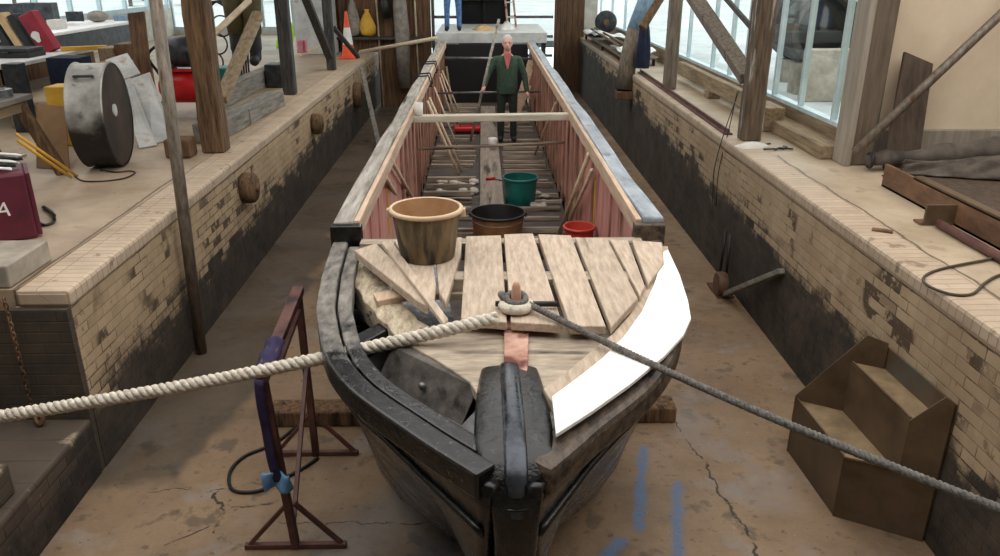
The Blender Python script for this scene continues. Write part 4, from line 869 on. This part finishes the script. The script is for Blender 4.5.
# benches
def bench(name, label, x0, x1, y0, y1, zt, top, leg, th=.05, apron=None, lw=.08):
    t = thing(name, label, 'bench', ((x0+x1)/2, (y0+y1)/2, LQ))
    MB().box(x0, x1, y0, y1, zt-th, zt).obj('top', M[top], t, bevel=.006)
    for x in (x0+.08, x1-.08):
        for y in (y0+.08, y1-.08): MB().box(x-lw/2, x+lw/2, y-lw/2, y+lw/2, LQ, zt-th).obj('leg', M[leg], t, bevel=.005)
    if apron: MB().box(x0+.03, x1-.03, y0+.04, y1-.04, zt-th-apron, zt-th-.002).obj('apron', M['brownwood' if apron < .25 else 'darkmetal'], t)
    return t
bench('workbench', 'long workbench with a pale top and dark front under the left windows', -8.9, -7.1, 12.6, 17.2, 2.2, 'paper', 'darkpost', apron=.34)
bench('workbench', 'pale topped table carrying the leaning red and black cases in the left workshop', -7.6, az(96, 47, 2.1).x, 9.9, az(96, 47, 2.1).y, 2.1, 'offwhite', 'beam', apron=.2)
nb = thing('workbench', 'low grey workbench with slanting wooden legs at the left edge, nearest the viewer', 'bench', (-5.0, 7.0, LQ))
MB().box(-5.7, -4.33, 6.1, 7.72, 2.03, 2.08).obj('top', M['baulk'], nb, bevel=.006)
MB().box(-5.66, -4.37, 6.15, 7.67, 1.93, 2.03).obj('apron', M['beam'], nb)
for y in (6.85, 7.6): MB().bar((-4.42, y, 2.0), (-4.12, y-.02, LQ), .09, .09).obj('leg', M['post'], nb, bevel=.005); MB().bar((-5.5, y, 2.0), (-5.6, y, LQ), .09, .09).obj('leg', M['post'], nb, bevel=.005)
MB().bar((-4.75, 7.0, 1.95), (-4.25, 6.98, 1.55), .05, .05).obj('brace', M['beam'], nb)
heap('tarpaulin', (-4.85, 6.95, LQ+.001), .5, .45, .36, M['black'], 'crumpled dark sheet heaped under the low workbench', 'sheet')
def slabcase(c, w, d, h, lean, m, label, cat, name): 
    mm = Matrix.Translation(V(c)) @ Matrix.Rotation(lean, 4, 'Y'); return solo(name, MB().box(-w/2, w/2, -d/2, d/2, 0, h, mm), M[m], label, cat, bevel=.01)
c0 = az(64, 45, 2.1)
rc = thing('red_case', 'tall red case with a white round badge leaning on the pale topped table', 'case', (-6.15, 11.6, 2.101))
mm = Matrix.Translation((-6.1, 11.6, 2.101)) @ Matrix.Rotation(-.42, 4, 'Y')
MB().box(-.11, .11, -.1, .1, .0, .56, mm).obj('shell', M['darkred'], rc, bevel=.01)
MB().prism([mm @ V((math.cos(a)*.055*(1+.3*math.sin(3*a))-.03, -.104, .24+math.sin(a)*.08)) for a in [2*PI*i/16 for i in range(16)]], (0, -.006, 0)).obj('badge', M['white'], rc)
slabcase((-6.32, 11.6, 2.101), .1, .22, .54, -.42, 'blackplastic', 'black case leaning directly left of the red case', 'case', 'black_case')
slabcase((-6.46, 11.6, 2.101), .1, .22, .56, -.42, 'straw', 'beige case leaning between the two black cases left of the red one', 'case', 'beige_case')
slabcase((-6.61, 11.6, 2.101), .1, .22, .54, -.42, 'blackplastic', 'black case furthest left in the leaning row on the pale table', 'case', 'black_case')
t = thing('tool_case', 'flat black tool case lying on the pale topped table in front of the red case', 'case', (-6.25, 10.9, 2.101))
MB().box(-6.75, -5.95, 10.7, 11.15, 2.101, 2.17).obj('lower_shell', M['blackplastic'], t, bevel=.012)
MB().box(-6.74, -5.96, 10.71, 11.14, 2.172, 2.22).obj('lid', M['darkmetal'], t, bevel=.012)
MB().tube(spline([(-6.45, 10.7, 2.17), (-6.43, 10.65, 2.17), (-6.22, 10.65, 2.17), (-6.2, 10.7, 2.17)], 4), .012, 6).obj('handle', M['blackplastic'], t, smooth=True)
solo('spirit_level', MB().box(-.3, .3, -.03, .03, 0, .06, Matrix.Translation((-5.72, 11.75, 2.101)) @ Matrix.Rotation(.5, 4, 'Z')), M['yellow'], 'yellow level lying on the right end of the pale topped table', 'level', bevel=.005)
solo('monitor', MB().box(-8.35, -7.75, 15.0, 15.25, 2.201, 2.62), M['darkmetal'], 'dark grey box standing on the long workbench by the window', 'box', bevel=.012)
solo('dark_board', MB().box(-7.95, -7.5, 13.6, 13.68, 2.201, 2.66), M['darkmetal'], 'dark panel standing on the long workbench behind the red case', 'panel', bevel=.01)
solo('paper_pile', MB().box(-7.9, -7.5, 15.4, 15.9, 2.201, 2.25), M['paper'], 'white pile of paper on the right end of the long workbench', 'paper', bevel=.005)
solo('clutter_bag', MB().ell((-7.65, 16.5, 2.31), .2, .2, .11), M['sack'], 'brown crumpled bag on the far end of the long workbench', 'bag', smooth=True)
t = thing('tin', 'red tin standing on the low workbench at the left edge', 'tin', (-4.72, 7.35, 2.081))
MB().lathe([(.001, 0), (.1, 0), (.1, .16), (.001, .16)], (-4.72, 7.35, 2.081), seg=24).obj('body', M['redpaint'], t); MB().lathe([(.098, .161), (.104, .165), (.104, .18), (.001, .182)], (-4.72, 7.35, 2.081), seg=24).obj('lid', M['white'], t)
solo('tape_roll', MB().lathe([(.05, 0), (.1, 0), (.1, .07), (.05, .07)], (-4.5, 7.5, 2.081), seg=28, cap=False), M['metal'], 'grey roll of tape on the low workbench right of the red tin', 'tape', mods=[('SOLIDIFY', dict(thickness=.004))])
def at_box(name, x0, x1, ybot, ytop, Y, d, m, label, cat, zb=LQ, bevel=.012):
    a, b = ay(x0, ytop, Y), ay(x1, ytop, Y); return solo(name, MB().box(a.x, b.x, Y, Y+d, zb, a.z), M[m], label, cat, bevel=bevel)
t = at_box('storage_crate', 45, 78, 0, 58, 10.3, .35, 'navy', 'dark blue storage crate under the pale topped table, left of the drum', 'crate')
at_box('wooden_box', 97, 112, 0, 48, 11.2, .4, 'beam', 'left of two tan wooden boxes behind the drum', 'box')
at_box('wooden_box', 113, 128, 0, 44, 11.25, .4, 'brownwood', 'right of two wooden boxes behind the drum, darker than its neighbour', 'box')
board([ay(137, 75, 10.6), ay(152, 73, 10.6), ay(145, 12, 10.75), ay(129, 14, 10.75)], 'reddish brown board standing upright behind the small square white board', 'brownwood', .05)
at_box('grey_crate', 0, 16, 0, 64, 9.7, .2, 'darkmetal', 'dark crate under the left end of the pale topped table', 'crate')
at_box('yellow_box', 43, 66, 0, 87, 8.9, .3, 'yellow', 'mustard yellow box behind the brown card sheet', 'box')
board([az(37, 168, LQ), az(70, 171, LQ), ay(66, 107, 8.5), ay(37, 104, 8.55)], 'sheet of brown cardboard standing between the low workbench and the drum', 'card', .012, 'cardboard_sheet')
for i, dx in enumerate((0, 6)):
    solo('yellow_pole', MB().tube([ay(16+dx*.4, 134+dx*1.2, 6.7), az(77-dx, 176+dx*.2, LQ+.015)], .014, 8), M['yellow'], ('upper' if i == 0 else 'lower')+' of two yellow poles leaning under the low workbench', 'pole', smooth=True)
t = thing('welder_case', 'maroon machine case with white lettering at the left edge of the quay', 'machine', (-3.47, 5.62, LQ))
MB().box(-4.25, -3.47, 5.62, 6.05, LQ+.0, LQ+.5).obj('case', M['maroon'], t, bevel=.02)
MB().box(-3.47, -3.44, 5.64, 6.03, LQ+.02, LQ+.49).obj('end_panel', M['maroon'], t, bevel=.005)
fc = bpy.data.curves.new('lettering', 'FONT'); fc.body = 'ETA'; fc.size = .15; fc.extrude = .002; fc.shear = .25
fo = bpy.data.objects.new('lettering', fc); C.objects.link(fo); bpy.context.view_layer.update()
me = bpy.data.meshes.new_from_object(fo.evaluated_get(bpy.context.evaluated_depsgraph_get())); bpy.data.objects.remove(fo)
me.materials.append(M['white']); lo_ = bpy.data.objects.new('lettering', me); C.objects.link(lo_); lo_.parent = t
lo_.rotation_euler = (PI/2, 0, 0); lo_.location = V((-3.88, 5.615, LQ+.2))-V((-3.47, 5.62, LQ))
CR = Matrix.Translation((-3.335, 5.62, 0)) @ Matrix.Rotation(.54, 4, 'Z') @ Matrix.Translation((3.47, -5.62, 0))
t.location = (-3.335, 5.62, LQ); t.rotation_euler = (0, 0, .54)
m = MB(); w = MB()
for k in range(5):
    pts = spline([V((-3.55+.03*k, 5.72+.05*k, LQ+.515+.012*k)), V((-3.75, 5.68+.03*k, LQ+.56+.02*k)), V((-4.1, 5.75, LQ+.55+.02*k)), V((-4.2, 5.9, LQ+.53)), V((-3.9, 5.98-.02*k, LQ+.54+.01*k)), V((-3.62, 5.95-.04*k, LQ+.52+.01*k))], 6)
    (m if k % 2 else w).tube([CR @ p for p in pts], .012, 6, closed=True)
solo('cable_coil', w, M['white'], 'coil of white cable on top of the maroon case', 'cable', smooth=True)
solo('cable_coil', m, M['cable'], 'coil of black cable on top of the maroon case', 'cable', smooth=True)
solo('hose', MB().tube(spline([(-3.46, 5.98, LQ+.14), (-3.4, 6.0, LQ+.06)]+[az(*p, LQ+.013) for p in ((43, 207), (52, 212), (54, 221), (44, 225), (34, 219))], 6), .012, 8), M['cable'], 'black cable looping on the quay right of the maroon case', 'cable', smooth=True)
solo('wire', MB().tube(spline([az(*p, LQ+.007) for p in ((74, 176), (84, 181), (105, 181), (125, 178), (135, 173), (130, 171), (116, 172), (100, 170))], 6), .007, 6), M['cable'], 'thin dark wire looping on the quay in front of the drum', 'wire', smooth=True)
solo('concrete_slab', MB().box(-3.95, -2.99, 4.62, 5.13, LQ, LQ+.15), M['concrete'], 'thick concrete slab at the left edge of the quay, nearest the viewer', 'slab', bevel=.012)
for i, (x, y, w, d, hh, m_, lab) in enumerate(((-7.35, 13.1, .3, .25, .12, 'darkmetal', 'flat dark box at the near end of the long workbench'), (-7.5, 14.6, .2, .3, .16, 'whitebrick', 'small pale box on the long workbench left of the paper pile'), (-7.9, 16.1, .25, .2, .22, 'darkmetal', 'small dark box at the back of the long workbench beside the paper pile'), (-7.35, 16.95, .3, .2, .1, 'bluepaint', 'low pale blue box at the far end of the long workbench'))):
    solo('small_box', MB().box(x-w/2, x+w/2, y-d/2, y+d/2, 2.201, 2.2+hh), M[m_], lab, 'box', bevel=.008)
t = thing('wire_rack', 'dark wire rack with curved bars standing behind the rough post on the left quay', 'rack', (-4.6, 14.5, LQ))
for k in range(4): MB().tube(spline([V((-4.95, 14.3+.15*k, LQ)), V((-4.95, 14.3+.15*k, LQ+1.0)), V((-4.62, 14.3+.15*k, LQ+1.35)), V((-4.28, 14.3+.15*k, LQ+1.0)), V((-4.28, 14.3+.15*k, LQ))], 6), .018, 6).obj('hoop', M['blackiron'], t, smooth=True)
for z in (.3, .65, 1.0):
    for x in (-4.95, -4.28): MB().tube([(x, 14.28, LQ+z), (x, 14.77, LQ+z)], .014, 6).obj('rail', M['blackiron'], t, smooth=True)
for i in range(3): MB().lathe([(.16, -.015), (.185, 0), (.16, .015), (.16, -.015)], (-4.62+.12*(i-1), 14.27-.03*i, LQ+.35+.3*i), axis='Y', seg=24, cap=False).obj('ring', M['blackiron'], t, smooth=True)
solo('storage_bin', MB().box(-3.66, -3.3, 13.5, 13.9, LQ, LQ+.38), M['darkmetal'], 'low dark bin behind the long grey baulk, between the posts on the left quay', 'bin', bevel=.02)
solo('tool_shelf', MB().box(-3.6, -1.4, 19.3, 19.56, 1.62, 1.68), M['darkpost'], 'dark shelf running along the brown boarded wall under the bags', 'shelf', bevel=.008)
# hanging things, cone, jacket
t = thing('waders', 'olive waders with black boots hanging behind the rough post on the left quay', 'waders', (-3.5, 12.0, 1.9))
for s in (-1, 1):
    c = V((-3.47+s*.13, 12.0, 0))
    MB().tube([c+V((-s*.06, 0, 3.3)), c+V((0, 0, 2.8)), c+V((0, -.02, 2.3))], [.17, .15, .11], 14).obj('leg', M['olive'], t, smooth=True)
    MB().tube(spline([c+V((0, -.02, 2.34)), c+V((0, -.03, 2.1)), c+V((0, -.06, 1.97)), c+V((0, -.2, 1.92))], 4), [.1]*5+[.085]*4+[.07]*3+[.05], 12).obj('boot', M['boot'], t, smooth=True)
MB().tube([(-3.62, 12.0, 3.25), (-3.62, 12.0, 4.9)], .02, 6).obj('brace_strap', M['olive'], t)
t = thing('traffic_cone', 'orange and white traffic cone standing on the far left quay', 'cone', (-3.0, 18.15, LQ))
o = V((-3.0, 18.15, LQ))
MB().box(-3.2, -2.8, 17.95, 18.35, LQ, LQ+.04).obj('base', M['orange'], t, bevel=.01)
def rr(z): return lerp(.15, .025, (z-.04)/.96)
for a, b, n in ((.04, .3, 'orange'), (.3, .66, 'white'), (.66, 1.0, 'orange')): MB().lathe([(rr(a), a), (rr(b), b)], o, seg=24).obj('band', M[n], t, smooth=False)
cl = MB(); cl.grid(lambda u, v: V((-3.72+.22*u+.03*math.sin(v*5), 15.0-.05*math.sin(u*9), lerp(2.28, 1.82, v)+.02*math.sin(u*6))), 12, 10)
solo('jacket', cl, M['hivis'], 'bright yellow-green safety jacket hanging between the dark posts', 'jacket', smooth=True, mods=[('SOLIDIFY', dict(thickness=.05))])
solo('rag', MB().grid(lambda u, v: V((-3.45+.16*u, 15.3-.03*math.sin(u*8), lerp(1.95, 1.72, v))), 8, 6), M['pinkcloth'], 'pink cloth hanging right of the safety jacket', 'cloth', smooth=True, mods=[('SOLIDIFY', dict(thickness=.04))])
solo('crate', MB().box(-4.4, -3.9, 12.6, 13.0, LQ, 1.75), M['green'], 'teal plastic crate behind the waders on the left quay', 'crate', bevel=.02)
solo('grey_cabinet', MB().box(-4.35, -3.45, 19.0, 19.5, LQ, 2.7), M['offwhite'], 'pale cabinet behind the traffic cone', 'cabinet', bevel=.02)
solo('timber_rail', MB().bar((-3.9, 14.4, 1.55), (-3.15, 17.0, 1.75), .07, .05), M['stick'], 'pale rail slanting behind the dark posts under the pink cloth', 'rail', bevel=.005)
solo('dock_plank', MB().bar(V((-2.5, 16.6, 1.3)), V((-1.95, 14.6, .02)), .09, .04), M['baulk'], 'pale grey plank sloping down into the dock beyond the last log end', 'plank', bevel=.008)
# tools and sacks on the far boarded wall
def hangbag(c, w, h):
    m = MB(); rs = []
    for i in range(13):
        v = i/12; r = interp([(0, .5), (.08, .85), (.3, 1), (.6, .72), (.85, .35), (.92, .2), (1, .3)], v)*w
        rs.append([V(c)+V((math.cos(a)*r*(1+.08*math.sin(5*a+v*6)), math.sin(a)*r*.6*(1+.1*math.sin(3*a+v*4)), v*h)) for a in [2*PI*k/20 for k in range(20)]])
    return m.rings(rs)
heapz = hangbag((-2.72, 19.42, 1.70), .2, .6); solo('bag', heapz, M['yellow'], 'yellow bag hanging on the brown boarded wall', 'bag', smooth=True)
solo('sack', hangbag((-3.05, 19.42, 1.70), .17, .9), M['sack'], 'grey-brown sack hanging left of the yellow bag', 'sack', smooth=True)
solo('hanging_sheet', MB().tube([(-1.95, 19.38, 2.9), (-1.93, 19.36, 2.4), (-1.9, 19.35, 1.6), (-1.9, 19.36, .5)], [.1, .16, .18, .13], 14), M['sack'], 'long grey sheet hanging on the brown boarded wall right of the yellow bag', 'cloth', smooth=True)
solo('hanging_bag', MB().tube([(-2.32, 19.42, 2.75), (-2.28, 19.38, 2.4), (-2.26, 19.38, 2.1)], [.06, .13, .1], 12), M['blackplastic'], 'black bag hanging left of the long grey sheet', 'bag', smooth=True)
for i, (x, mm_) in enumerate(((-2.45, 'stick'), (-3.35, 'rustbeam'), (-1.55, 'stick'))):
    solo('long_handle', MB().tube([(x, 19.5, LQ if x < -2.65 else 0), (x-.06, 19.53, 3.4)], .022, 8), M[mm_], ('pale long handle on the boarded wall between the yellow and black bags', 'rusty rod on the boarded wall left of the grey-brown sack', 'pale long handle on the boarded wall right of the long grey sheet')[i], 'handle', smooth=True)
# ------------------------------------------------------------------ right quay
post('timber_post', 2.88, 8.36, RQ, .21, .2, 'flaky', 'timber post with flaking white paint on the right quay, nearest the viewer', rough=.04)
post('timber_post', 2.87, 12.2, RQ, .18, .18, 'greypost', 'grey timber post on the right quay, second from the viewer')
c_ = ay(624, 90, 14.0)
t = thing('leaning_post', 'leaning timber post with worn blue paint on the right quay, third from the viewer', 'post', (2.5, 14, c_.z-.14))
MB().box(c_.x-.14, RX+.02, c_.y-.16, c_.y+.16, c_.z-.15, c_.z-.01).obj('corbel', M['post'], t, bevel=.01)
MB().tube([ay(624, 90, 14.0), ay(629, 55, 14.1), ay(635, 30, 14.2)], [.16, .145, .14], 10).obj('lower_post', M['greypost'], t, smooth=True)
MB().tube([ay(634.7, 31, 14.2), ay(654, -20, 14.4)], [.145, .15], 10).obj('painted_top', M['bluepaint'], t, smooth=True)
brace(ay(642, 28, 13.6), ay(664, -8, 13.9), .13, .1, 'post', 'brown brace rising right from the leaning blue post')
brace(ay(692, -6, 10.6), ay(748, 78, 8.55), .17, .12, 'greypost', 'broad diagonal brace running down to the flaking post')
brace(ay(722, -6, 10.2), ay(752, 28, 8.75), .05, .05, 'darkpost', 'thin dark diagonal strut above the broad brace by the flaking post')
solo('coat', cloth(ay(642, 68, 13.9)+V((0, 0, -.0)), .12, .1, .75), M['navy'], 'dark blue coat hanging behind the leaning blue post', 'coat', smooth=True)
solo('timber_beam', MB().bar((3.3, 13.3, 1.66), (3.3, 9.55, 1.66), .1, .2), M['beam'], 'tan timber beam running along the right quay behind the second post', 'beam', bevel=.01)
solo('timber_block', MB().box(3.18, 3.4, 8.78, 9.3, RQ, 1.74), M['beam'], 'short tan timber block behind the flaking post', 'block', bevel=.012)
solo('timber_block', MB().box(3.2, 3.38, 11.2, 11.42, RQ, 1.555), M['beam'], 'small tan block under the timber beam on the right quay', 'block', bevel=.008)
t = thing('iron_rail', 'rusty iron rail lying along the right quay edge between the posts', 'rail', (2.82, 11.3, RQ))
m = MB()
for a, b in (((2.80, 14.2), (2.73, 8.6)),): m.bar((a[0], a[1], RQ+.012), (b[0], b[1], RQ+.012), .09, .02).bar((a[0], a[1], RQ+.04), (b[0], b[1], RQ+.04), .02, .05)
m.obj('bar', M['redsteel'], t, bevel=.003)
for i in range(6): MB().lathe([(.001, 0), (.025, 0), (.025, .02), (.001, .022)], (2.78-.012*i+.03, 13-.7*i, RQ+.022), seg=8).obj('bolt', M['blackiron'], t)
heap('sand_bag', (2.79, 7.98, RQ+.001), .17, .09, .05, M['whitebrick'], 'small spilled heap of pale mortar at the foot of the flaking post', 'heap')
for i in range(7):
    x, y = random.uniform(2.85, 3.15), random.uniform(7.8, 8.15); a = random.uniform(0, 3)
    solo('scrap', MB().bar((x-.06*math.cos(a), y-.06*math.sin(a), RQ+.012), (x+.06*math.cos(a), y+.06*math.sin(a), RQ+.016), .02, .015), M['blackiron'], 'small black iron scrap beside the foot of the flaking post', 'scrap', 'iron scraps by the flaking post')
for i in range(2): solo('wire', MB().tube(spline([(2.74+.02*i, 8.5, RQ+.5), (2.68-.04*i, 8.45, RQ+.1), (2.6-.02*i, 8.4+.1*i, RQ-.35), (2.605, 8.38+.14*i, RQ-.75)], 5), .005, 6), M['cable'], ('left' if i else 'right')+' thin wire hanging from the flaking post over the quay edge', 'wire', smooth=True)
# blown sacks / papers on the far right quay
t = thing('low_frame', 'low dark frame under the white sheets on the far right quay', 'frame', (2.95, 15.6, RQ))
MB().box(2.66, 3.35, 15.2, 21.2, RQ+.12, RQ+.15).obj('top', M['greypost'], t)
for x in (2.7, 3.25):
    for y in (15.25, 18.2, 21.15): MB().box(x-.025, x+.025, y-.025, y+.025, RQ, RQ+.12).obj('leg', M['blackiron'], t)
for i, (x, y, w, d, r, k) in enumerate(((2.85, 20.4, .4, 1.3, .1, .06), (3.02, 18.4, .6, 1.9, .12, .1), (2.82, 16.3, .3, 1.4, -.03, .05), (3.16, 16.1, .3, 1.2, .06, .06))):
    mt_ = Matrix.Translation((x, y, RQ+.155+.004*i)) @ Matrix.Rotation(r, 4, 'Z')
    sm = MB(); sm.grid(lambda u, v: mt_ @ V((w*(u-.5), d*(v-.5), k*(1+math.sin(u*5+i)*.5+math.sin(v*7+2*i)*.5))), 10, 14)
    solo('white_sheet', sm, M['paper'], ('white sheet furthest back on the low frame at the far right quay', 'largest white sheet in the middle of the low frame at the far right quay', 'white sheet at the dock-side near corner of the low frame on the right', 'white sheet at the window-side near corner of the low frame on the right')[i], 'sheet', smooth=True, mods=[('SOLIDIFY', dict(thickness=.02, offset=1))])
for i in range(2): solo('lath', MB().bar((2.70+.09*i, 20.2, RQ+.33+.02*i), (2.68+.12*i, 15.8, RQ+.31+.02*i), .05, .03), M['post'], ('dock-side' if i == 0 else 'inner')+' of two brown laths lying on the white sheets of the far right quay', 'lath')
post('brick_pier', 2.88, 22.4, RQ, .48, .4, 'whitebrick', 'whitewashed brick pier at the far end of the right quay')
t = thing('cart_wheel', 'dark wheel on a block on the far right quay beyond the white sheets', 'wheel', (3.2, 21.3, RQ))
wc = ay(606, 22, 21.3)
MB().lathe([(.06, -.06), (.27, -.06), (.29, 0), (.27, .06), (.06, .06)], wc, axis='Y', seg=32).obj('rim', M['darkmetal'], t, smooth=True, bevel=.01)
MB().lathe([(.001, -.1), (.08, -.1), (.08, .1), (.001, .1)], wc, axis='Y', seg=16).obj('hub', M['rustbeam'], t)
MB().box(wc.x-.12, wc.x+.12, wc.y-.12, wc.y+.12, RQ, wc.z-.285).obj('chock', M['post'], t)
solo('marker_float', MB().ell((3.42, 17.6, RQ+.14), .12, .12, .14), M['orange'], 'orange rounded float beyond the white sheets on the right', 'float', smooth=True)
# near right quay
board([az(882, 168, RQ), az(916, 166, RQ), ay(931, 64, 7.32), ay(903, 52, 7.32)], 'dark brown board leaning on the plaster wall right of the door post', 'darkboard', .03)
solo('scaffold_pole', MB().tube([ay(855, 152, 6.85), ay(1000, 15, 7.1), ay(1060, -42, 7.2)], .04, 12), M['pipe'], 'long grey pole leaning diagonally in front of the plaster wall', 'pole', smooth=True)
A0 = V((3.5, 6.93, RQ+.1)); A1 = V((6.2, 7.0, RQ+.30))
m = MB(); pts = [A0.lerp(A1, i/16)+V((0, .02*math.sin(i*1.3), .012*math.sin(i*2.1))) for i in range(17)]
m.tube(pts, [.05+.015*math.sin(i*1.9)+.055*min(1, i/6) for i in range(17)], 12)
t = thing('canvas_roll', 'long rolled grey-brown tarpaulin lying on the right quay below the plaster wall', 'tarpaulin', (4.6, 6.8, RQ))
m.obj('roll', M['canvas'], t, smooth=True)
def fold(u, v):
    top = A0.lerp(A1, .1+.9*u)+V((0, -.06, -.03)); ft = V((lerp(3.72, 6.2, u), lerp(6.72, 5.9, u), RQ+.03))
    p = top.lerp(ft, v); k = math.sin(v*PI)*.07*math.sin(u*26+v*7)+.04*math.sin(u*13+5*v)*math.sin(v*PI); return p+V((0, -abs(k), abs(k)))
MB().grid(fold, 70, 14).obj('draped_sheet', M['canvas'], t, smooth=True, mods=[('SOLIDIFY', dict(thickness=.01))])
MB().tube([pts[0]+V((.02, -.065*math.cos(a), .065*math.sin(a))) for a in [2*PI*i/14 for i in range(14)]], .014, 6, closed=True).obj('tie', M['blackiron'], t, smooth=True)
solo('floor_sheet', MB().box(3.56, 6.2, 3.6, 6.75, RQ, RQ+.012), M['darkboard'], 'dark brown board lying on the quay between the tarpaulin and the steel channel', 'board')
t = thing('steel_beam', 'rusty rolled steel channel lying on edge along the right quay', 'steel beam', (3.42, 5.2, RQ))
MB().box(3.40, 3.43, 2.6, 6.42, RQ, RQ+.19).obj('web', M['rustbeam'], t)
MB().box(3.40, 3.47, 2.6, 5.95, RQ+.178, RQ+.205).obj('top_flange', M['boxsteel'], t)
MB().box(3.40, 3.52, 2.6, 6.42, RQ, RQ+.015).obj('bottom_flange', M['rustbeam'], t)
t = thing('angle_bracket', 'rusty angle bracket standing against the steel channel on the right quay', 'bracket', (3.32, 5.33, RQ))
MB().box(3.18, 3.40, 5.32, 5.34, RQ+.0, RQ+.15).obj('upright_plate', M['boxsteel'], t)
MB().box(3.16, 3.40, 5.33, 5.43, RQ, RQ+.014).obj('foot_plate', M['rustbeam'], t)
solo('steel_rail', MB().tube([(3.26, 5.28, RQ+.03), (3.25, 2.6, RQ+.03)], .03, 12), M['redsteel'], 'dark round steel bar lying in front of the steel channel', 'bar', smooth=True)
solo('cable', MB().tube(spline([az(*p, RQ+.009) for p in ((1030, 250), (990, 259), (945, 268), (925, 276), (927, 285), (950, 294), (972, 294), (985, 283), (1000, 275), (1030, 268))], 6), .009, 8), M['browncable'], 'dusty brown cable lying in a loop on the right quay', 'cable', smooth=True)
solo('flat_iron', MB().bar(az(872, 229, RQ+.008), az(893, 232, RQ+.008), .05, .014), M['rustbeam'], 'small flat piece of rusty iron near the right quay edge', 'iron scrap')
# ------------------------------------------------------------------ outside
for i, (px, y, r) in enumerate(((822, 14.2, .62), (806, 15.8, .7))):
    c = ay(px, 28 if i == 0 else 24, y)
    t = thing('pipe_section', ('nearer' if i == 0 else 'further')+' dark concrete pipe ring standing outside the right windows', 'pipe', (c.x, c.y, 1.1))
    MB().lathe([(r, -.25), (r, .25), (r*.82, .25), (r*.82, -.25), (r, -.25)], (c.x, c.y, c.z), axis='Y', seg=32, cap=False).obj('ring', M['darkpost'], t, smooth=False)
    MB().lathe([(.001, .1), (r*.82, .1)], (c.x, c.y, c.z), axis='Y', seg=32, cap=False).obj('back', M['black'], t)
    MB().box(c.x-.4, c.x+.4, c.y-.2, c.y+.2, 1.1, c.z-r*.93).obj('support', M['concrete'], t)
solo('low_wall', MB().box(5.4, 9.0, 13.2, 13.5, 1.1, 1.95), M['concrete'], 'low grey wall outside the right windows below the pipe rings', 'wall', bevel=.02)
for i in range(14):
    x, y = -34+i*2.6+random.uniform(-.8, .8), random.uniform(46, 60); hgt = random.uniform(3.0, 5.0)
    if -9 < x < 6: continue
    m = MB()
    for k in range(5): m.lathe([(.001, 0), (.9-.15*k, .02), (.001, 1.1)], (x, y, 1.1+.5+hgt*.16*k), seg=10)
    t = thing('conifer', 'distant conifer seen hazily through the left windows', 'tree', (x, y, 1.1), 'distant conifers'); m.obj('crown', M['hedge'], t, rough=.06); MB().tube([(x, y, 1.1), (x, y, 1.9)], .12, 8).obj('trunk', M['post'], t)
# ------------------------------------------------------------------ light
W = bpy.data.worlds.new('overcast_sky'); S.world = W; W.use_nodes = True
wn, wl = W.node_tree.nodes, W.node_tree.links; bg = wn['Background']
tc = wn.new('ShaderNodeTexCoord'); sx = wn.new('ShaderNodeSeparateXYZ'); cr = wn.new('ShaderNodeValToRGB')
wl.new(tc.outputs['Generated'], sx.inputs[0]); wl.new(sx.outputs[2], cr.inputs[0]); wl.new(cr.outputs[0], bg.inputs[0])
cr.color_ramp.elements[0].position = .0; cr.color_ramp.elements[0].color = (.82, .95, 1.0, 1); cr.color_ramp.elements[1].position = .45; cr.color_ramp.elements[1].color = (1.0, .97, .93, 1)
bg.inputs[1].default_value = 2.2
vs = S.view_settings; vs.view_transform = 'Standard'; vs.look = 'None'; vs.exposure = .22; vs.gamma = 1; vs.use_curve_mapping = False
for o in bpy.data.objects:
    if '_o' in o: del o['_o']
